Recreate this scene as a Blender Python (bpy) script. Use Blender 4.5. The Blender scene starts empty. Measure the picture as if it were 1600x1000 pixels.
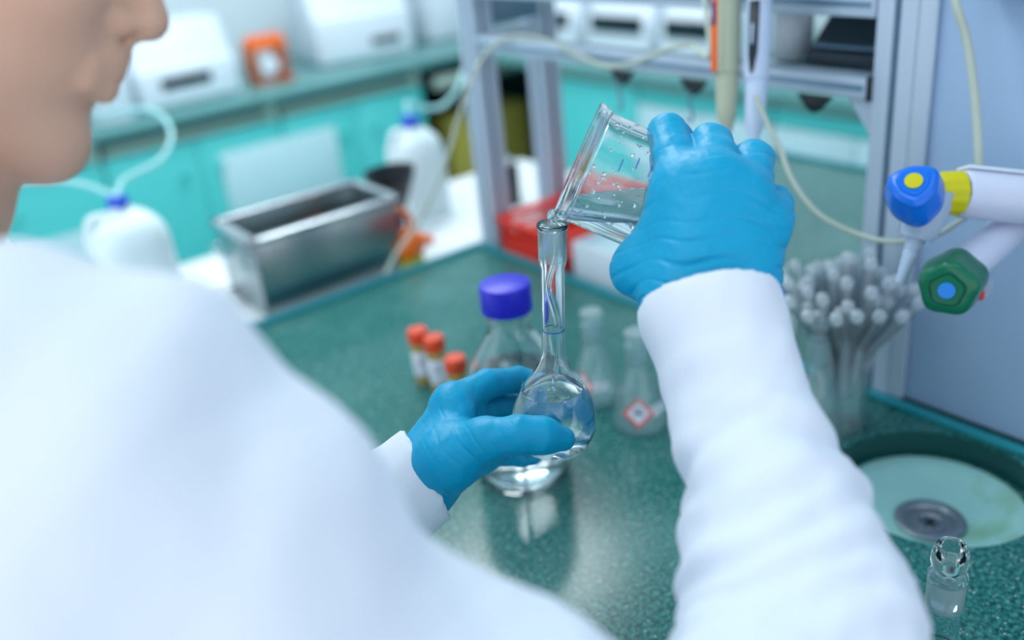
import bpy, bmesh, math, random
import numpy as np
from mathutils import Vector, Matrix
random.seed(7); rng = np.random.default_rng(7)
S = bpy.context.scene
COL = S.collection
# ---------------------------------------------------------------- camera
FPX = 1475.27
_p, _r, _y = [math.radians(v) for v in (25.2136, -5.9695, 54.4508)]
CO = Vector((0, 0, 0.59))
FW = Vector((math.cos(_y)*math.cos(_p), math.sin(_y)*math.cos(_p), -math.sin(_p)))
_rt = Vector((math.sin(_y), -math.cos(_y), 0)); _up = _rt.cross(FW)
RT = _rt*math.cos(_r) + _up*math.sin(_r); UP = -_rt*math.sin(_r) + _up*math.cos(_r)
cam = bpy.data.cameras.new('camera'); co = bpy.data.objects.new('camera', cam); COL.objects.link(co)
co.matrix_world = Matrix(((RT.x, UP.x, -FW.x, CO.x), (RT.y, UP.y, -FW.y, CO.y), (RT.z, UP.z, -FW.z, CO.z), (0, 0, 0, 1)))
cam.sensor_width = 36; cam.lens = FPX/1600*36; cam.clip_start = 0.02
cam.dof.use_dof = True; cam.dof.focus_distance = 0.69; cam.dof.aperture_fstop = 2.1
S.camera = co
def at(x, y, D): return CO + (FW + RT*((x-800)/FPX) - UP*((y-500)/FPX))*D     # point of the place at depth D
def onp(x, y, ax, v):
    d = FW + RT*((x-800)/FPX) - UP*((y-500)/FPX)
    return CO + d*((v-CO[ax])/d[ax])
# ---------------------------------------------------------------- world, lights, exposure
W = bpy.data.worlds.new('world'); S.world = W; W.use_nodes = True
bg = W.node_tree.nodes['Background']; bg.inputs[0].default_value = (0.87, 0.895, 0.99, 1); bg.inputs[1].default_value = 1.0
def area(name, loc, size, power, col, aim, sy=None):
    l = bpy.data.lights.new(name, 'AREA'); l.shape = 'RECTANGLE'; l.size = size; l.size_y = sy or size
    l.energy = power; l.color = col
    o = bpy.data.objects.new(name, l); COL.objects.link(o); o.location = loc
    o.rotation_euler = (Vector(aim)-Vector(loc)).to_track_quat('-Z', 'Y').to_euler(); return o
area('ceiling_light', (0.3, 1.5, 1.9), 1.2, 11, (0.93, 0.98, 1), (0.3, 1.5, 0), 0.5)
area('ceiling_light', (1.4, 2.4, 1.9), 1.2, 24, (0.93, 0.98, 1), (1.4, 2.4, 0), 0.5)
area('ceiling_light', (0.6, -0.4, 1.9), 1.6, 2, (0.95, 0.98, 1), (0.6, -0.2, 0), 0.6)
area('ceiling_light', (-0.8, 0.5, 1.9), 1.4, 6, (0.98, 0.98, 1), (-.2, 0.6, 0.2), 0.8)  # unseen lamp behind the person, added to fill the coat
S.view_settings.view_transform = 'Standard'; S.view_settings.look = 'None'; S.view_settings.gamma = 1
S.view_settings.use_curve_mapping = False; S.view_settings.exposure = 0.54
S.cycles.max_bounces = 20; S.cycles.transmission_bounces = 20; S.cycles.transparent_max_bounces = 24
S.cycles.glossy_bounces = 8; S.cycles.diffuse_bounces = 4; S.cycles.use_denoising = True
S.cycles.sample_clamp_indirect = 8
# ---------------------------------------------------------------- materials
def lin(c):
    return tuple((v/255/12.92 if v/255 <= .04045 else ((v/255+.055)/1.055)**2.4) for v in c) + (1,)
def mat(name, rgb, rough=.5, metal=0, spec=.5, trans=0, ior=1.45, var=0, vscale=8, bump=0, bscale=60, coat=0, sub=0, stretch=None, alpha=1):
    m = bpy.data.materials.new(name); m.use_nodes = True; nt = m.node_tree; b = nt.nodes['Principled BSDF']
    b.inputs['Base Color'].default_value = lin(rgb); b.inputs['Roughness'].default_value = rough
    b.inputs['Metallic'].default_value = metal; b.inputs['Specular IOR Level'].default_value = spec
    b.inputs['Transmission Weight'].default_value = trans; b.inputs['IOR'].default_value = ior
    b.inputs['Coat Weight'].default_value = coat; b.inputs['Alpha'].default_value = alpha
    if sub:
        b.inputs['Subsurface Weight'].default_value = sub; b.inputs['Subsurface Scale'].default_value = .01
        b.inputs['Subsurface Radius'].default_value = (1, .4, .25)
    tc = nt.nodes.new('ShaderNodeTexCoord'); src = tc.outputs['Object']
    if stretch:
        mp = nt.nodes.new('ShaderNodeMapping'); mp.inputs['Scale'].default_value = stretch
        nt.links.new(src, mp.inputs['Vector']); src = mp.outputs['Vector']
    if var:
        n = nt.nodes.new('ShaderNodeTexNoise'); n.inputs['Scale'].default_value = vscale; n.inputs['Detail'].default_value = 4
        nt.links.new(src, n.inputs['Vector'])
        mx = nt.nodes.new('ShaderNodeMix'); mx.data_type = 'RGBA'
        c = lin(rgb); mx.inputs['A'].default_value = tuple(v*(1-var) for v in c[:3])+(1,)
        mx.inputs['B'].default_value = tuple(min(1, v*(1+var)) for v in c[:3])+(1,)
        nt.links.new(n.outputs['Fac'], mx.inputs['Factor']); nt.links.new(mx.outputs['Result'], b.inputs['Base Color'])
    if bump:
        n = nt.nodes.new('ShaderNodeTexNoise'); n.inputs['Scale'].default_value = bscale; n.inputs['Detail'].default_value = 5
        nt.links.new(src, n.inputs['Vector'])
        bm_ = nt.nodes.new('ShaderNodeBump'); bm_.inputs['Strength'].default_value = bump; bm_.inputs['Distance'].default_value = .002
        nt.links.new(n.outputs['Fac'], bm_.inputs['Height']); nt.links.new(bm_.outputs['Normal'], b.inputs['Normal'])
    return m
def thin_glass(name, rgb, body=.12, rough=.05, haze=(215, 235, 240)):
    """thin-walled clear glass or plastic: see-through wall, Fresnel shine, slight haze"""
    m = bpy.data.materials.new(name); m.use_nodes = True; nt = m.node_tree; nt.nodes.clear()
    o = nt.nodes.new('ShaderNodeOutputMaterial'); t = nt.nodes.new('ShaderNodeBsdfTransparent'); g = nt.nodes.new('ShaderNodeBsdfGlossy')
    d = nt.nodes.new('ShaderNodeBsdfTranslucent'); d2 = nt.nodes.new('ShaderNodeBsdfDiffuse'); dm = nt.nodes.new('ShaderNodeMixShader')
    t.inputs[0].default_value = lin(rgb); g.inputs['Roughness'].default_value = rough
    d.inputs[0].default_value = lin(haze); d2.inputs[0].default_value = lin(haze)
    nt.links.new(d.outputs[0], dm.inputs[1]); nt.links.new(d2.outputs[0], dm.inputs[2])
    lw = nt.nodes.new('ShaderNodeLayerWeight'); lw.inputs['Blend'].default_value = .5
    pw = nt.nodes.new('ShaderNodeMath'); pw.operation = 'POWER'; pw.inputs[1].default_value = 3.0
    ad = nt.nodes.new('ShaderNodeMath'); ad.operation = 'MULTIPLY_ADD'; ad.inputs[1].default_value = .75; ad.inputs[2].default_value = .045
    nt.links.new(lw.outputs['Facing'], pw.inputs[0]); nt.links.new(pw.outputs[0], ad.inputs[0])
    a1 = nt.nodes.new('ShaderNodeMixShader'); a2 = nt.nodes.new('ShaderNodeMixShader'); a1.inputs[0].default_value = body
    nt.links.new(t.outputs[0], a1.inputs[1]); nt.links.new(dm.outputs[0], a1.inputs[2])
    nt.links.new(ad.outputs[0], a2.inputs[0]); nt.links.new(a1.outputs[0], a2.inputs[1]); nt.links.new(g.outputs[0], a2.inputs[2])
    nt.links.new(a2.outputs[0], o.inputs[0]); return m
M = {}
M['glass'] = mat('clear_glass', (250, 254, 255), .0, trans=1, ior=1.46)
M['frost'] = mat('frosted_glass', (240, 246, 250), .35, trans=.75, ior=1.3)
M['water'] = mat('water', (250, 254, 255), 0, trans=1, ior=1.33)
M['thin'] = thin_glass('thin_glass', (248, 254, 254), .10)
M['thin_frost'] = thin_glass('ground_glass', (225, 240, 240), .4, .3)
M['tube'] = thin_glass('test_tube_plastic', (246, 251, 253), .45, .15, (240, 247, 252))
M['line_blue'] = mat('blue_print', (40, 90, 190), .4)
M['cap_blue'] = mat('blue_cap_plastic', (40, 38, 205), .38, bump=.1, bscale=30)
M['jug_cap'] = mat('jug_cap_blue', (20, 80, 205), .4)
M['jug'] = mat('milky_plastic', (222, 240, 244), .45, var=.03)
M['hose'] = mat('clear_hose', (160, 218, 220), .35)
M['teal'] = mat('teal_laminate', (88, 206, 205), .42, var=.06, vscale=2)
M['gap_shade'] = mat('recess_shade', (14, 62, 66), .6, var=.1)  # shade of the gaps under the worktops, put into the colour
M['rail'] = mat('beige_rail', (176, 200, 190), .5, var=.04)
M['worktop'] = mat('grey_green_worktop', (96, 150, 150), .22, var=.12, vscale=30)
M['whitepanel'] = mat('white_laminate', (196, 226, 234), .5, var=.02)
M['wall'] = mat('white_wall', (212, 226, 232), .8, var=.02, vscale=3)
M['floor'] = mat('mint_floor', (120, 190, 190), .4, var=.08)
M['whitebox'] = mat('white_plastic', (218, 230, 240), .4, var=.03)
M['whitetop'] = mat('white_table_top', (236, 242, 246), .35, var=.02)
M['paper'] = mat('white_paper_towel', (232, 238, 242), .9, bump=.4, bscale=120, var=.04, vscale=40)
M['slot'] = mat('black_window', (10, 34, 44), .2)
M['alu'] = mat('anodised_aluminium', (186, 204, 222), .4, metal=.12, var=.05, stretch=(60, 60, 2))
M['alu_dark'] = mat('aluminium_groove', (112, 144, 168), .4, metal=.4)
M['black'] = mat('black_plastic', (20, 30, 38), .4, var=.2)
M['dark_grey'] = mat('dark_grey_plastic', (62, 78, 90), .4, var=.1)
M['panel'] = mat('grey_blue_panel', (162, 190, 222), .38, var=.03, vscale=6)
M['steel'] = mat('brushed_stainless', (160, 172, 174), .27, metal=1, var=.07, vscale=20, stretch=(1, 1, 14))
M['steel_rim'] = mat('polished_stainless', (205, 212, 216), .2, metal=1)
M['red'] = mat('red_plastic', (240, 62, 48), .45, var=.08)
M['orange'] = mat('orange_plastic', (246, 112, 14), .4, var=.08)
M['amber'] = mat('orange_brown_plastic', (176, 80, 16), .4, var=.3, vscale=25)
M['yellow'] = mat('yellow_plastic', (206, 200, 0), .45, bump=.1)
M['olive'] = mat('olive_yellow_box', (196, 184, 84), .6, var=.15)
M['vcap'] = mat('vial_cap', (232, 76, 38), .35, var=.08)
M['amberglass'] = mat('amber_content', (222, 190, 116), .25, trans=.3)
M['label'] = mat('paper_label', (226, 232, 242), .7, var=.02)
M['ink'] = mat('label_print', (40, 60, 110), .7)
M['redline'] = mat('hazard_red', (236, 96, 84), .6)
M['glove'] = mat('nitrile_blue', (0, 158, 202), .42, spec=.36, bump=.2, bscale=260, var=.06, vscale=30)
M['coat'] = mat('white_cotton', (226, 232, 243), .85, spec=.2, bump=.12, bscale=500, var=.012, vscale=20)
M['skin'] = mat('skin', (206, 164, 140), .5, sub=.12, var=.06, vscale=22, bump=.12, bscale=300)
M['lip'] = mat('lip_skin', (192, 150, 134), .45)
M['hair'] = mat('dark_brown_hair', (52, 36, 28), .5, bump=.8, bscale=120, stretch=(1, 1, 8))
M['eye'] = mat('eye_white', (235, 235, 232), .2)
M['iris'] = mat('brown_iris', (60, 40, 26), .2)
M['trouser'] = mat('navy_trousers', (34, 44, 66), .85, var=.1)
M['shoe'] = mat('white_shoe', (224, 226, 228), .5)
M['knob_blue'] = mat('glossy_blue_knob', (16, 112, 226), .22, var=.04)
M['knob_green'] = mat('glossy_green_knob', (8, 108, 78), .25, var=.05)
M['dot_blue'] = mat('blue_dot', (44, 140, 235), .3)
M['pipe'] = mat('white_coated_pipe', (206, 214, 236), .32)
M['nozzle'] = mat('grey_nozzle', (170, 190, 214), .3)
M['cable'] = mat('beige_cable', (184, 196, 184), .5)
M['pip_beige'] = mat('beige_pipette', (176, 184, 162), .4, var=.03)
M['pip_white'] = mat('white_pipette', (196, 214, 238), .32)
M['pip_orange'] = mat('orange_sticker', (234, 104, 40), .5)
M['drain'] = mat('drain_steel', (150, 160, 170), .3, metal=.7)
M['chrome'] = mat('chrome', (220, 224, 228), .12, metal=1)
def granite(name, base, dark, light, spk):
    m = bpy.data.materials.new(name); m.use_nodes = True; nt = m.node_tree; b = nt.nodes['Principled BSDF']
    tc = nt.nodes.new('ShaderNodeTexCoord')
    def N(t, **k):
        n = nt.nodes.new(t)
        for a, v in k.items(): n.inputs[a].default_value = v
        nt.links.new(tc.outputs['Object'], n.inputs['Vector']); return n
    n1 = N('ShaderNodeTexNoise', Scale=230, Detail=5, Roughness=.75); r1 = nt.nodes.new('ShaderNodeValToRGB')
    r1.color_ramp.elements[0].position = .40; r1.color_ramp.elements[0].color = lin(dark)
    r1.color_ramp.elements[1].position = .61; r1.color_ramp.elements[1].color = lin(light)
    e = r1.color_ramp.elements.new(.5); e.color = lin(base)
    nt.links.new(n1.outputs['Fac'], r1.inputs[0])
    v = N('ShaderNodeTexVoronoi', Scale=170); r2 = nt.nodes.new('ShaderNodeValToRGB')
    r2.color_ramp.elements[0].position = .0; r2.color_ramp.elements[0].color = (1, 1, 1, 1)
    r2.color_ramp.elements[1].position = .22; r2.color_ramp.elements[1].color = (0, 0, 0, 1)
    nt.links.new(v.outputs['Distance'], r2.inputs[0])
    n3 = N('ShaderNodeTexNoise', Scale=60, Detail=2); r3 = nt.nodes.new('ShaderNodeValToRGB')
    r3.color_ramp.elements[0].position = .42; r3.color_ramp.elements[1].position = .52
    nt.links.new(n3.outputs['Fac'], r3.inputs[0])
    mu = nt.nodes.new('ShaderNodeMath'); mu.operation = 'MULTIPLY'; nt.links.new(r2.outputs[0], mu.inputs[0]); nt.links.new(r3.outputs[0], mu.inputs[1])
    mx = nt.nodes.new('ShaderNodeMix'); mx.data_type = 'RGBA'; mx.inputs['B'].default_value = lin(spk)
    nt.links.new(mu.outputs[0], mx.inputs['Factor']); nt.links.new(r1.outputs[0], mx.inputs['A'])
    n4 = N('ShaderNodeTexNoise', Scale=7, Detail=4); mx2 = nt.nodes.new('ShaderNodeMix'); mx2.data_type = 'RGBA'
    r4 = nt.nodes.new('ShaderNodeValToRGB'); r4.color_ramp.elements[0].position = .5; r4.color_ramp.elements[1].position = .8
    r4.color_ramp.elements[1].color = (.3, .3, .3, 1)
    nt.links.new(n4.outputs['Fac'], r4.inputs[0]); nt.links.new(r4.outputs[0], mx2.inputs['Factor'])
    mx2.inputs['B'].default_value = lin((128, 172, 168)); nt.links.new(mx.outputs['Result'], mx2.inputs['A'])
    nt.links.new(mx2.outputs['Result'], b.inputs['Base Color']); b.inputs['Roughness'].default_value = .2; b.inputs['Specular IOR Level'].default_value = .34
    return m
M['granite'] = granite('green_terrazzo', (32, 106, 102), (10, 62, 62), (76, 148, 142), (226, 240, 236))
M['lipmat'] = mat('teal_edge_strip', (32, 142, 156), .3, var=.1, vscale=90)
M['basin'] = mat('mint_basin', (164, 218, 214), .3, var=.1, vscale=18)
def add_stain(m, rgb, scale, lo, hi):
    nt = m.node_tree; b = nt.nodes['Principled BSDF']; src = b.inputs['Base Color'].links[0].from_socket
    tc = nt.nodes.new('ShaderNodeTexCoord'); n = nt.nodes.new('ShaderNodeTexNoise'); n.inputs['Scale'].default_value = scale; n.inputs['Detail'].default_value = 3
    r = nt.nodes.new('ShaderNodeValToRGB'); r.color_ramp.elements[0].position = lo; r.color_ramp.elements[1].position = hi
    mx = nt.nodes.new('ShaderNodeMix'); mx.data_type = 'RGBA'; mx.inputs['B'].default_value = lin(rgb)
    nt.links.new(tc.outputs['Object'], n.inputs['Vector']); nt.links.new(n.outputs['Fac'], r.inputs[0]); nt.links.new(r.outputs[0], mx.inputs['Factor'])
    nt.links.new(src, mx.inputs['A']); nt.links.new(mx.outputs['Result'], b.inputs['Base Color'])
add_stain(M['basin'], (118, 170, 120), 11, .56, .72)
M['collar'] = mat('dark_shade_green', (14, 74, 72), .35)  # dark green that paints the shade inside the sink recess
M['stain'] = mat('green_stain', (120, 168, 110), .5, var=.3, vscale=60)
# ---------------------------------------------------------------- mesh helpers
class MB:
    def __init__(s): s.bm = bmesh.new()
    def box(s, x0, x1, y0, y1, z0, z1, bev=0, M4=None, seg=2):
        b = bmesh.new(); bmesh.ops.create_cube(b, size=1)
        for v in b.verts: v.co = Vector(((x0+x1)/2+v.co.x*(x1-x0), (y0+y1)/2+v.co.y*(y1-y0), (z0+z1)/2+v.co.z*(z1-z0)))
        if bev: bmesh.ops.bevel(b, geom=b.edges[:], offset=bev, segments=seg, affect='EDGES', profile=.5)
        return s.add(b, M4)
    def add(s, b, M4=None):
        if M4 is not None: b.transform(M4)
        me = bpy.data.meshes.new('t'); b.to_mesh(me); b.free(); s.bm.from_mesh(me); bpy.data.meshes.remove(me); return s
    def lathe(s, prof, n=40, M4=None, shape=None):
        b = bmesh.new(); rings = []
        for r, z in prof:
            if r < 1e-6: rings.append([b.verts.new((0, 0, z))])
            else:
                rg = []
                for i in range(n):
                    a = 2*math.pi*i/n; q = shape(a, z) if shape else 1
                    rg.append(b.verts.new((r*q*math.cos(a), r*q*math.sin(a), z)))
                rings.append(rg)
        for A, B in zip(rings, rings[1:]):
            for i in range(n):
                j = (i+1) % n
                try:
                    if len(A) == 1 and len(B) == 1: continue
                    if len(A) == 1: b.faces.new((A[0], B[j], B[i]))
                    elif len(B) == 1: b.faces.new((A[i], A[j], B[0]))
                    else: b.faces.new((A[i], A[j], B[j], B[i]))
                except ValueError: pass
        bmesh.ops.recalc_face_normals(b, faces=b.faces[:])
        return s.add(b, M4)
    def tube(s, pts, r, n=10, smooth=True, M4=None):
        pts = [Vector(p) for p in pts]
        if smooth: pts = spline(pts, 8)
        rr = r if isinstance(r, (list, tuple)) else [r]*len(pts)
        if len(rr) != len(pts): rr = list(np.interp(np.linspace(0, 1, len(pts)), np.linspace(0, 1, len(rr)), rr))
        b = bmesh.new(); prev = None; rings = []; nrm = None
        for i, p in enumerate(pts):
            t = (pts[min(i+1, len(pts)-1)]-pts[max(i-1, 0)]).normalized()
            if nrm is None: nrm = t.orthogonal().normalized()
            nrm = (nrm - t*nrm.dot(t)).normalized(); bi = t.cross(nrm)
            rings.append([b.verts.new(p+(nrm*math.cos(2*math.pi*k/n)+bi*math.sin(2*math.pi*k/n))*rr[i]) for k in range(n)])
        for A, B in zip(rings, rings[1:]):
            for k in range(n): b.faces.new((A[k], A[(k+1) % n], B[(k+1) % n], B[k]))
        b.faces.new(rings[0]); b.faces.new(rings[-1][::-1]); bmesh.ops.recalc_face_normals(b, faces=b.faces[:])
        return s.add(b, M4)
    def prism(s, pts, z0, z1, M4=None, bev=0):
        b = bmesh.new(); lo = [b.verts.new((x, y, z0)) for x, y in pts]; hi = [b.verts.new((x, y, z1)) for x, y in pts]
        b.faces.new(lo); b.faces.new(hi)
        for i in range(len(pts)): j = (i+1) % len(pts); b.faces.new((lo[i], lo[j], hi[j], hi[i]))
        bmesh.ops.recalc_face_normals(b, faces=b.faces[:])
        if bev: bmesh.ops.bevel(b, geom=b.edges[:], offset=bev, segments=2, affect='EDGES', profile=.5)
        return s.add(b, M4)
    def build(s, name, m, parent=None, smooth=True, angle=40, **props):
        me = bpy.data.meshes.new(name); s.bm.to_mesh(me); s.bm.free(); return link(name, me, m, parent, smooth, angle, **props)
def link(name, me, m, parent=None, smooth=True, angle=40, **props):
    if m is not None: me.materials.append(m)
    if smooth:
        me.shade_smooth()
        if angle < 180: me.set_sharp_from_angle(angle=math.radians(angle))
    o = bpy.data.objects.new(name, me); COL.objects.link(o)
    if parent is not None:
        o.parent = parent; o.matrix_parent_inverse = Matrix.Identity(4)
    for k, v in props.items(): o[k] = v
    return o
def spline(P, k):
    out = []
    for i in range(len(P)-1):
        a, b, c, d = P[max(i-1, 0)], P[i], P[i+1], P[min(i+2, len(P)-1)]
        for j in range(k):
            t = j/k; out.append(.5*((2*b)+(c-a)*t+(2*a-5*b+4*c-d)*t*t+(-a+3*b-3*c+d)*t**3))
    out.append(P[-1]); return out
def sprof(pr, k=4):
    return [(max(0, v.x), v.y) for v in spline([Vector(p) for p in pr], k)]
def frame(origin, zdir, xhint=(1, 0, 0)):
    z = Vector(zdir).normalized(); x = Vector(xhint); x = (x-z*x.dot(z)).normalized(); y = z.cross(x)
    return Matrix(((x.x, y.x, z.x, origin[0]), (x.y, y.y, z.y, origin[1]), (x.z, y.z, z.z, origin[2]), (0, 0, 0, 1)))
def thing(name, label, cat, Mx=None, group=None):
    o = bpy.data.objects.new(name, None); COL.objects.link(o); o['label'] = label; o['category'] = cat; o.empty_display_size = .02
    if group: o['group'] = group
    if Mx is not None: o.matrix_world = Mx if isinstance(Mx, Matrix) else Matrix.Translation(Vector(Mx))
    return o
def tag(o, label, cat, group=None):
    o['label'] = label; o['category'] = cat
    if group: o['group'] = group
    return o
def struct(name, mb, m, parent=None, **k): return mb.build(name, m, parent, kind='structure', **k)
def copy_tree(o, parent=None):
    c = o.copy(); COL.objects.link(c)
    if parent is not None: c.parent = parent
    for ch in [x for x in COL.objects if x.parent == o]: copy_tree(ch, c)
    return c
T = Matrix.Translation
# ---------------------------------------------------------------- SDF solids
import openvdb
class SDF:
    def __init__(s, lo, hi, vox):
        s.lo = np.array(lo, float)-4*vox; s.v = vox; s.n = np.ceil((np.array(hi)-s.lo)/vox).astype(int)+5
        s.d = np.full(s.n, .05, np.float32)
    def _sub(s, lo, hi, pad):
        a = np.clip(np.floor((np.array(lo)-pad-s.lo)/s.v).astype(int), 0, s.n); b = np.clip(np.ceil((np.array(hi)+pad-s.lo)/s.v).astype(int)+1, 0, s.n)
        sl = tuple(slice(int(i), int(j)) for i, j in zip(a, b))
        g = np.meshgrid(*[(np.arange(sl[i].start, sl[i].stop)*s.v+s.lo[i]).astype(np.float32) for i in range(3)], indexing='ij', sparse=True)
        return sl, g
    def _min(s, sl, e, k):
        d = s.d[sl]
        if k <= 0: s.d[sl] = np.minimum(d, e); return
        h = np.clip(.5+.5*(e-d)/k, 0, 1); s.d[sl] = (e*(1-h)+d*h)-k*h*(1-h)
    def cone(s, p, r1, q, r2, k=.004, flat=None, sub=False):
        p = np.array(p, float); q = np.array(q, float); R = max(r1, r2)
        sl, g = s._sub(np.minimum(p, q)-R, np.maximum(p, q)+R, k+4*s.v)
        ba = q-p; L = float(ba@ba)+1e-12
        if flat is not None:
            f, w = flat; f = np.array(f, float); f /= np.linalg.norm(f)
        x, y, z = g[0]-p[0], g[1]-p[1], g[2]-p[2]
        t = np.clip((x*ba[0]+y*ba[1]+z*ba[2])/L, 0, 1)
        dx, dy, dz = x-t*ba[0], y-t*ba[1], z-t*ba[2]
        if flat is not None:                      # squash the section along f
            c = (dx*f[0]+dy*f[1]+dz*f[2]); e2 = dx*dx+dy*dy+dz*dz+c*c*(1/w**2-1); e = np.sqrt(e2)-(r1+t*(r2-r1)); 
        else: e = np.sqrt(dx*dx+dy*dy+dz*dz)-(r1+t*(r2-r1))
        if sub: s.d[sl] = np.maximum(s.d[sl], -e)
        else: s._min(sl, e, k)
        return s
    def chain(s, P, R, k=.004, k0=None):
        for i in range(len(P)-1): s.cone(P[i], R[i], P[i+1], R[i+1], k if (i or k0 is None) else k0)
        return s
    def ell(s, c, ax, R3, k=.004):
        """ellipsoid; ax = 3 unit axes, R3 radii"""
        c = np.array(c, float); R = max(R3); sl, g = s._sub(c-R, c+R, k+4*s.v)
        x, y, z = g[0]-c[0], g[1]-c[1], g[2]-c[2]; q1 = 0; q2 = 0
        for A, r in zip(ax, R3):
            u = (x*A[0]+y*A[1]+z*A[2]); q1 = q1+(u/r)**2; q2 = q2+(u/r/r)**2
        k0 = np.sqrt(q1); e = k0*(k0-1)/np.maximum(np.sqrt(q2), 1e-6); s._min(sl, e, k); return s
    def cut(s, p, n):
        n = np.array(n, float); n /= np.linalg.norm(n); sl, g = s._sub(s.lo, s.lo+s.n*s.v, 0)
        e = (g[0]-p[0])*n[0]+(g[1]-p[1])*n[1]+(g[2]-p[2])*n[2]; s.d = np.maximum(s.d, e.astype(np.float32)); return s
    def mesh(s, name, m, parent=None, disp=None, smooth_it=1, **props):
        B = 3*s.v; a = np.clip(s.d, -B, B).astype(np.float32); grid = openvdb.FloatGrid(B); grid.copyFromArray(a)
        P, Q = grid.convertToQuads(0.0); P = np.asarray(P)*s.v+s.lo; Q = np.asarray(Q)[:, ::-1]
        me = bpy.data.meshes.new(name); me.vertices.add(len(P)); me.vertices.foreach_set('co', P.astype(np.float32).ravel())
        me.loops.add(len(Q)*4); me.loops.foreach_set('vertex_index', Q.astype(np.int32).ravel())
        me.polygons.add(len(Q)); me.polygons.foreach_set('loop_start', np.arange(0, len(Q)*4, 4, dtype=np.int32))
        me.update(calc_edges=True)
        # orientation check: volume sign
        v = P[Q]; vol = np.einsum('ij,ij->i', v[:, 0], np.cross(v[:, 1], v[:, 2])).sum()
        if vol < 0: me.flip_normals(); me.update()
        if disp is not None:
            N = np.empty(len(P)*3, np.float32); me.vertices.foreach_get('normal', N); N = N.reshape(-1, 3)
            P = P+N*disp(P, N)[:, None]; me.vertices.foreach_set('co', P.astype(np.float32).ravel()); me.update()
        return link(name, me, m, parent, True, 180, **props)
def fbm(P, s, seed=0):
    """cheap smooth noise from warped sines"""
    r = np.random.default_rng(seed); o = np.zeros(len(P)); X = P*s
    for i in range(6):
        k = r.normal(size=3)*(1+.35*i); ph = r.uniform(0, 6.28); k2 = r.normal(size=3)*.8
        o += np.sin(X@k+ph+1.3*np.sin(X@k2+ph*2))/(1+.35*i)
    return o/3.2
# ================================================================ SETTING
struct('floor', MB().box(-2.5, 4, -2.5, 4.5, -.93, -.9), M['floor'])
struct('wall_left', MB().box(-2.5, 3.2, 3.72, 3.8, -.9, 1.9), M['wall'])
struct('wall_back', MB().box(2.86, 2.94, -2.5, 3.72, -.9, 1.9), M['wall'])
struct('ceiling', MB().box(-2.5, 4, -2.5, 4.5, 2.0, 2.04), M['wall'])
struct('baseboard_left', MB().box(-2.5, 2.86, 3.70, 3.72, -.9, -.8), M['teal'])
# ---- main bench (double sided), sink hole at SK
SK = Vector((.775, .389, 0)); RH = .0985
def bench_top():
    b = bmesh.new(); x0, x1, y0, y1 = .2, 1.62, -.7, 1.30; s0, s1, t0, t1 = SK.x-.11, SK.x+.099, SK.y-.11, SK.y+.11; z0, z1 = -.06, 0
    n = 64; sq = []; ci = []
    for i in range(n):
        a = 2*math.pi*i/n+math.pi/4; c, s_ = math.cos(a), math.sin(a); hx = .11 if c < 0 else .099; q = min(hx/max(abs(c), 1e-9), .11/max(abs(s_), 1e-9))
        sq.append((SK.x+c*q, SK.y+s_*q)); ci.append((SK.x+c*RH, SK.y+s_*RH))
    def ring(z): return [b.verts.new((*p, z)) for p in sq], [b.verts.new((*p, z)) for p in ci]
    A, B = ring(z1); C, D = ring(z0)
    for i in range(n):
        j = (i+1) % n; b.faces.new((A[i], A[j], B[j], B[i])); b.faces.new((D[i], D[j], C[j], C[i])); b.faces.new((B[i], B[j], D[j], D[i]))
    for (a0, a1, b0, b1) in ((x0, s0, y0, y1), (s1, x1, y0, y1), (s0, s1, y0, t0), (s0, s1, t1, y1)):
        for z in (z0, z1): b.faces.new([b.verts.new((a0, b0, z)), b.verts.new((a1, b0, z)), b.verts.new((a1, b1, z)), b.verts.new((a0, b1, z))])
    P4 = [(x0, y0), (x1, y0), (x1, y1), (x0, y1)]
    for i in range(4):
        j = (i+1) % 4; b.faces.new([b.verts.new((*P4[i], z0)), b.verts.new((*P4[j], z0)), b.verts.new((*P4[j], z1)), b.verts.new((*P4[i], z1))])
    bmesh.ops.remove_doubles(b, verts=b.verts[:], dist=1e-5); bmesh.ops.recalc_face_normals(b, faces=b.faces[:]); return b
bench = thing('laboratory_bench', 'double-sided laboratory bench with a speckled green stone top and teal raised edge', 'bench', (.2, .3, -.9))
Bi = T(Vector((-.2, -.3, .9)))
MB().add(bench_top(), Bi).build('bench_top', M['granite'], bench, smooth=False)
MB().box(.2, .887, 1.300, 1.312, -.035, .007, .002, Bi).build('edge_strip', M['lipmat'], bench, label='teal raised strip along the far left end of the bench')
MB().box(.875, .887, -.7, 1.300, -.0, .007, .002, Bi).build('edge_strip', M['lipmat'], bench, label='teal raised strip between the bench and the rack')
MB().box(1.608, 1.62, -.7, 1.300, 0, .007, .002, Bi).build('edge_strip', M['lipmat'], bench)
MB().box(.30, 1.52, -.65, 1.25, -.9, -.061, 0, Bi).build('bench_body', M['teal'], bench)
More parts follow.
